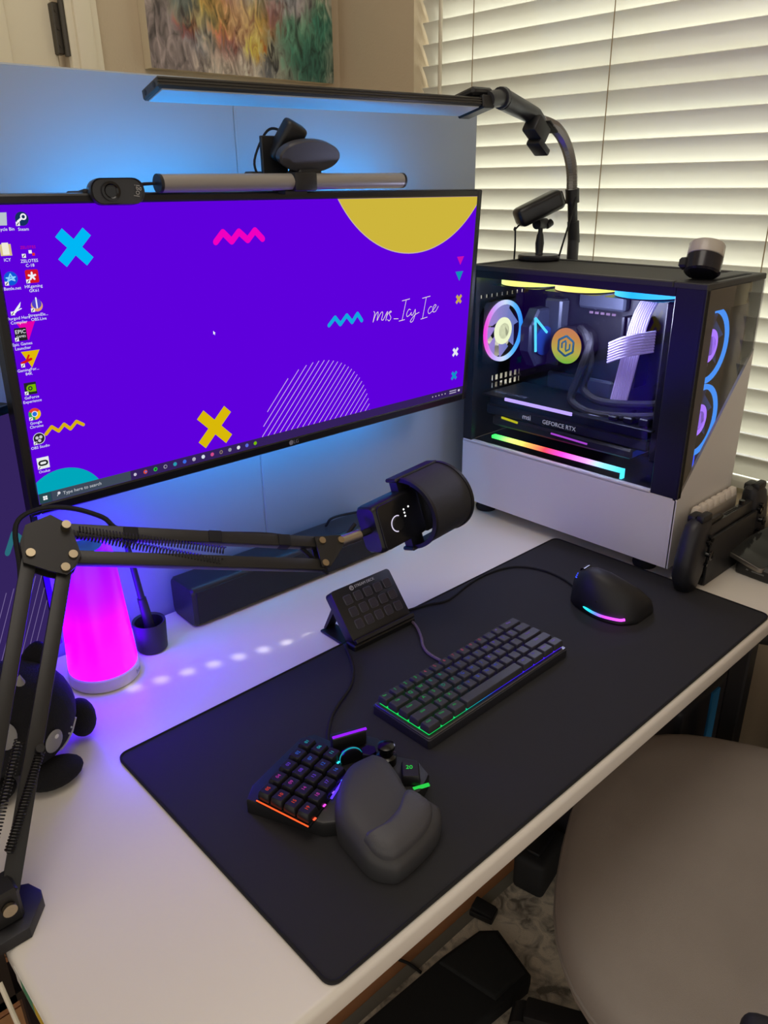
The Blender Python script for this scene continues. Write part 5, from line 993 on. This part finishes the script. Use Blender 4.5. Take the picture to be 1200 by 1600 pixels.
# ------------------------------------------------------------------ rug and things on the floor
def rug_mat():
    m = bpy.data.materials.new('rug_pattern'); m.use_nodes = True; nt = m.node_tree; b = nt.nodes['Principled BSDF']; b.inputs['Roughness'].default_value = 0.95; N = nt.nodes.new; K = nt.links.new
    tc = N('ShaderNodeTexCoord'); n1 = N('ShaderNodeTexNoise'); n1.inputs['Scale'].default_value = 26; n1.inputs['Detail'].default_value = 8; n1.inputs['Distortion'].default_value = 1.5; K(tc.outputs['Object'], n1.inputs['Vector'])
    v = N('ShaderNodeTexVoronoi'); v.inputs['Scale'].default_value = 14; v.feature = 'SMOOTH_F1'; K(tc.outputs['Object'], v.inputs['Vector'])
    ad = N('ShaderNodeMath'); ad.operation = 'MULTIPLY_ADD'; ad.inputs[1].default_value = 0.5; K(v.outputs['Distance'], ad.inputs[0]); K(n1.outputs['Fac'], ad.inputs[2])
    cr = N('ShaderNodeValToRGB'); el = cr.color_ramp.elements; el[0].position = 0.55; el[0].color = lin('746e64'); el[1].position = 0.85; el[1].color = lin('e2d8c4'); e_ = el.new(0.68); e_.color = lin('b6ae9e'); K(ad.outputs[0], cr.inputs[0]); K(cr.outputs[0], b.inputs['Base Color'])
    bp = N('ShaderNodeBump'); bp.inputs['Strength'].default_value = 0.6; bp.inputs['Distance'].default_value = 0.003; n2 = N('ShaderNodeTexNoise'); n2.inputs['Scale'].default_value = 600; K(tc.outputs['Object'], n2.inputs['Vector']); K(n2.outputs['Fac'], bp.inputs['Height']); K(bp.outputs[0], b.inputs['Normal']); return m
rg_ = tag(G().prism(rrect(0.02, 1.12, -1.5, 0.362, 0.01, 3), FZ + 0.0005, FZ + 0.009, 0.002, 1).ob('rug', rug_mat()), 'grey patterned rug on the wooden floor beneath the chair', 'rug')
G().prism(rrect(0.018, 1.122, 0.342, 0.364, 0.004, 2), FZ + 0.001, FZ + 0.0095, 0.001, 1).ob('rug_border', mat('rug_edge', '77746a', 0.95), rg_)
RZ = FZ + 0.0098
fr = thing('foot_rest', 'flat black foot rest lying on the rug beside the chair', 'foot rest', (0.45, 0.25, RZ))
FRM = mat('foot_foam', '0c0d0d', 0.9, bump=0.4, bscale=500)
G().prism([(-0.17, 0.075), (0.05, 0.066), (0.14, 0.055), (0.168, 0.030), (0.138, -0.072), (0.120, -0.080), (-0.02, -0.065), (-0.19, -0.05)], 0.0, 0.028, 0.008, 3).ob('cushion', FRM, fr)
G().prism([(0.03, 0.058), (0.135, 0.046), (0.155, 0.026), (0.130, -0.064), (0.05, -0.060)], 0.024, 0.036, 0.006, 3).ob('raised_pad', mat('foot_pad', '121312', 0.9, bump=0.3, bscale=700), fr)
tag(G().tube(smoothpath([(0.44, 0.44, RZ - 0.006), (0.447, 0.39, RZ - 0.005), (0.452, 0.362, RZ + 0.003), (0.456, 0.332, RZ + 0.003)], 6), 0.003, 8).ob('cable', RUBBER), 'thin black cable crossing the rug edge under the desk', 'cable')
pd = thing('foot_pedal', 'small black foot pedal on the rug edge under the desk', 'pedal', (0.640, 0.335, RZ), (0, 0, 0.3)); G().box((0.035, 0.05, 0.014), (0, 0, 0.007), 0.003, 2).ob('base', BLACK, pd); G().box((0.03, 0.045, 0.008), (0, 0, 0.019), 0.003, 2, rot=(0.15, 0, 0)).ob('tread', RUBBER, pd)
bg1 = thing('power_brick', 'black adapter block standing on the floor behind the chair seat', 'adapter', (0.800, 0.318, RZ), (0, 0, 0.2)); G().box((0.12, 0.07, 0.09), (0, 0, 0.045), 0.012, 3).ob('body', MATTE, bg1); G().box((0.08, 0.03, 0.012), (0.0, 0.0, 0.094), 0.004, 2).ob('handle', BLACK, bg1)
cs2 = thing('storage_case', 'dark case with a blue strap and purple edge under the desk', 'case', (1.015, 0.20, RZ))
G().bx(-0.14, 0.14, -0.10, 0.18, 0.01, 0.50, 0.012, 3).ob('shell', mat('case_navy', '14131c', 0.6), cs2)
G().bx(-0.03, 0.0, -0.104, -0.098, 0.012, 0.49, 0.001, 1).ob('strap', mat('strap_blue', '1478b8', 0.7), cs2)
G().bx(0.128, 0.146, -0.106, -0.092, 0.012, 0.49, 0.004, 2).ob('edge_trim', mat('trim_plum', '5a2c50', 0.5), cs2)
pb = thing('shopping_bag', 'black bag leaning on the wall at the right under the desk', 'bag', (1.165, -0.09, FZ + 0.0003))
G().loft([[(x * s_, y * s_, z) for x, y in rrect(-0.035, 0.035, -0.13, 0.12, 0.02, 4)] for z, s_ in ((0.0, 0.95), (0.02, 1.0), (0.3, 0.96), (0.44, 0.9), (0.45, 0.85))]).ob('bag_body', mat('bag_black', '0e0f10', 0.7), pb, 60)
G().tube(smoothpath([(-0.012, -0.06, 0.44), (-0.014, -0.05, 0.52), (-0.012, 0.0, 0.545), (-0.014, 0.05, 0.52), (-0.012, 0.06, 0.44)], 6), 0.005, 8).ob('bag_handle', MATTE, pb)
# white cable hanging along the desk's left side
tag(G().tube(smoothpath([(-0.205, 0.215, -0.010), (-0.2045, 0.20, -0.024), (-0.2040, 0.19, -0.036), (-0.2035, 0.17, -0.045), (-0.2055, 0.10, -0.06), (-0.215, 0.02, -0.09), (-0.22, 0.0, -0.30), (-0.22, 0.02, FZ + 0.006), (-0.30, 0.1, FZ + 0.005)], 7), 0.0022, 8).ob('cable', mat('white_cord', 'd8d0bc', 0.5)), 'thin white cable hanging along the left desk edge', 'cable')
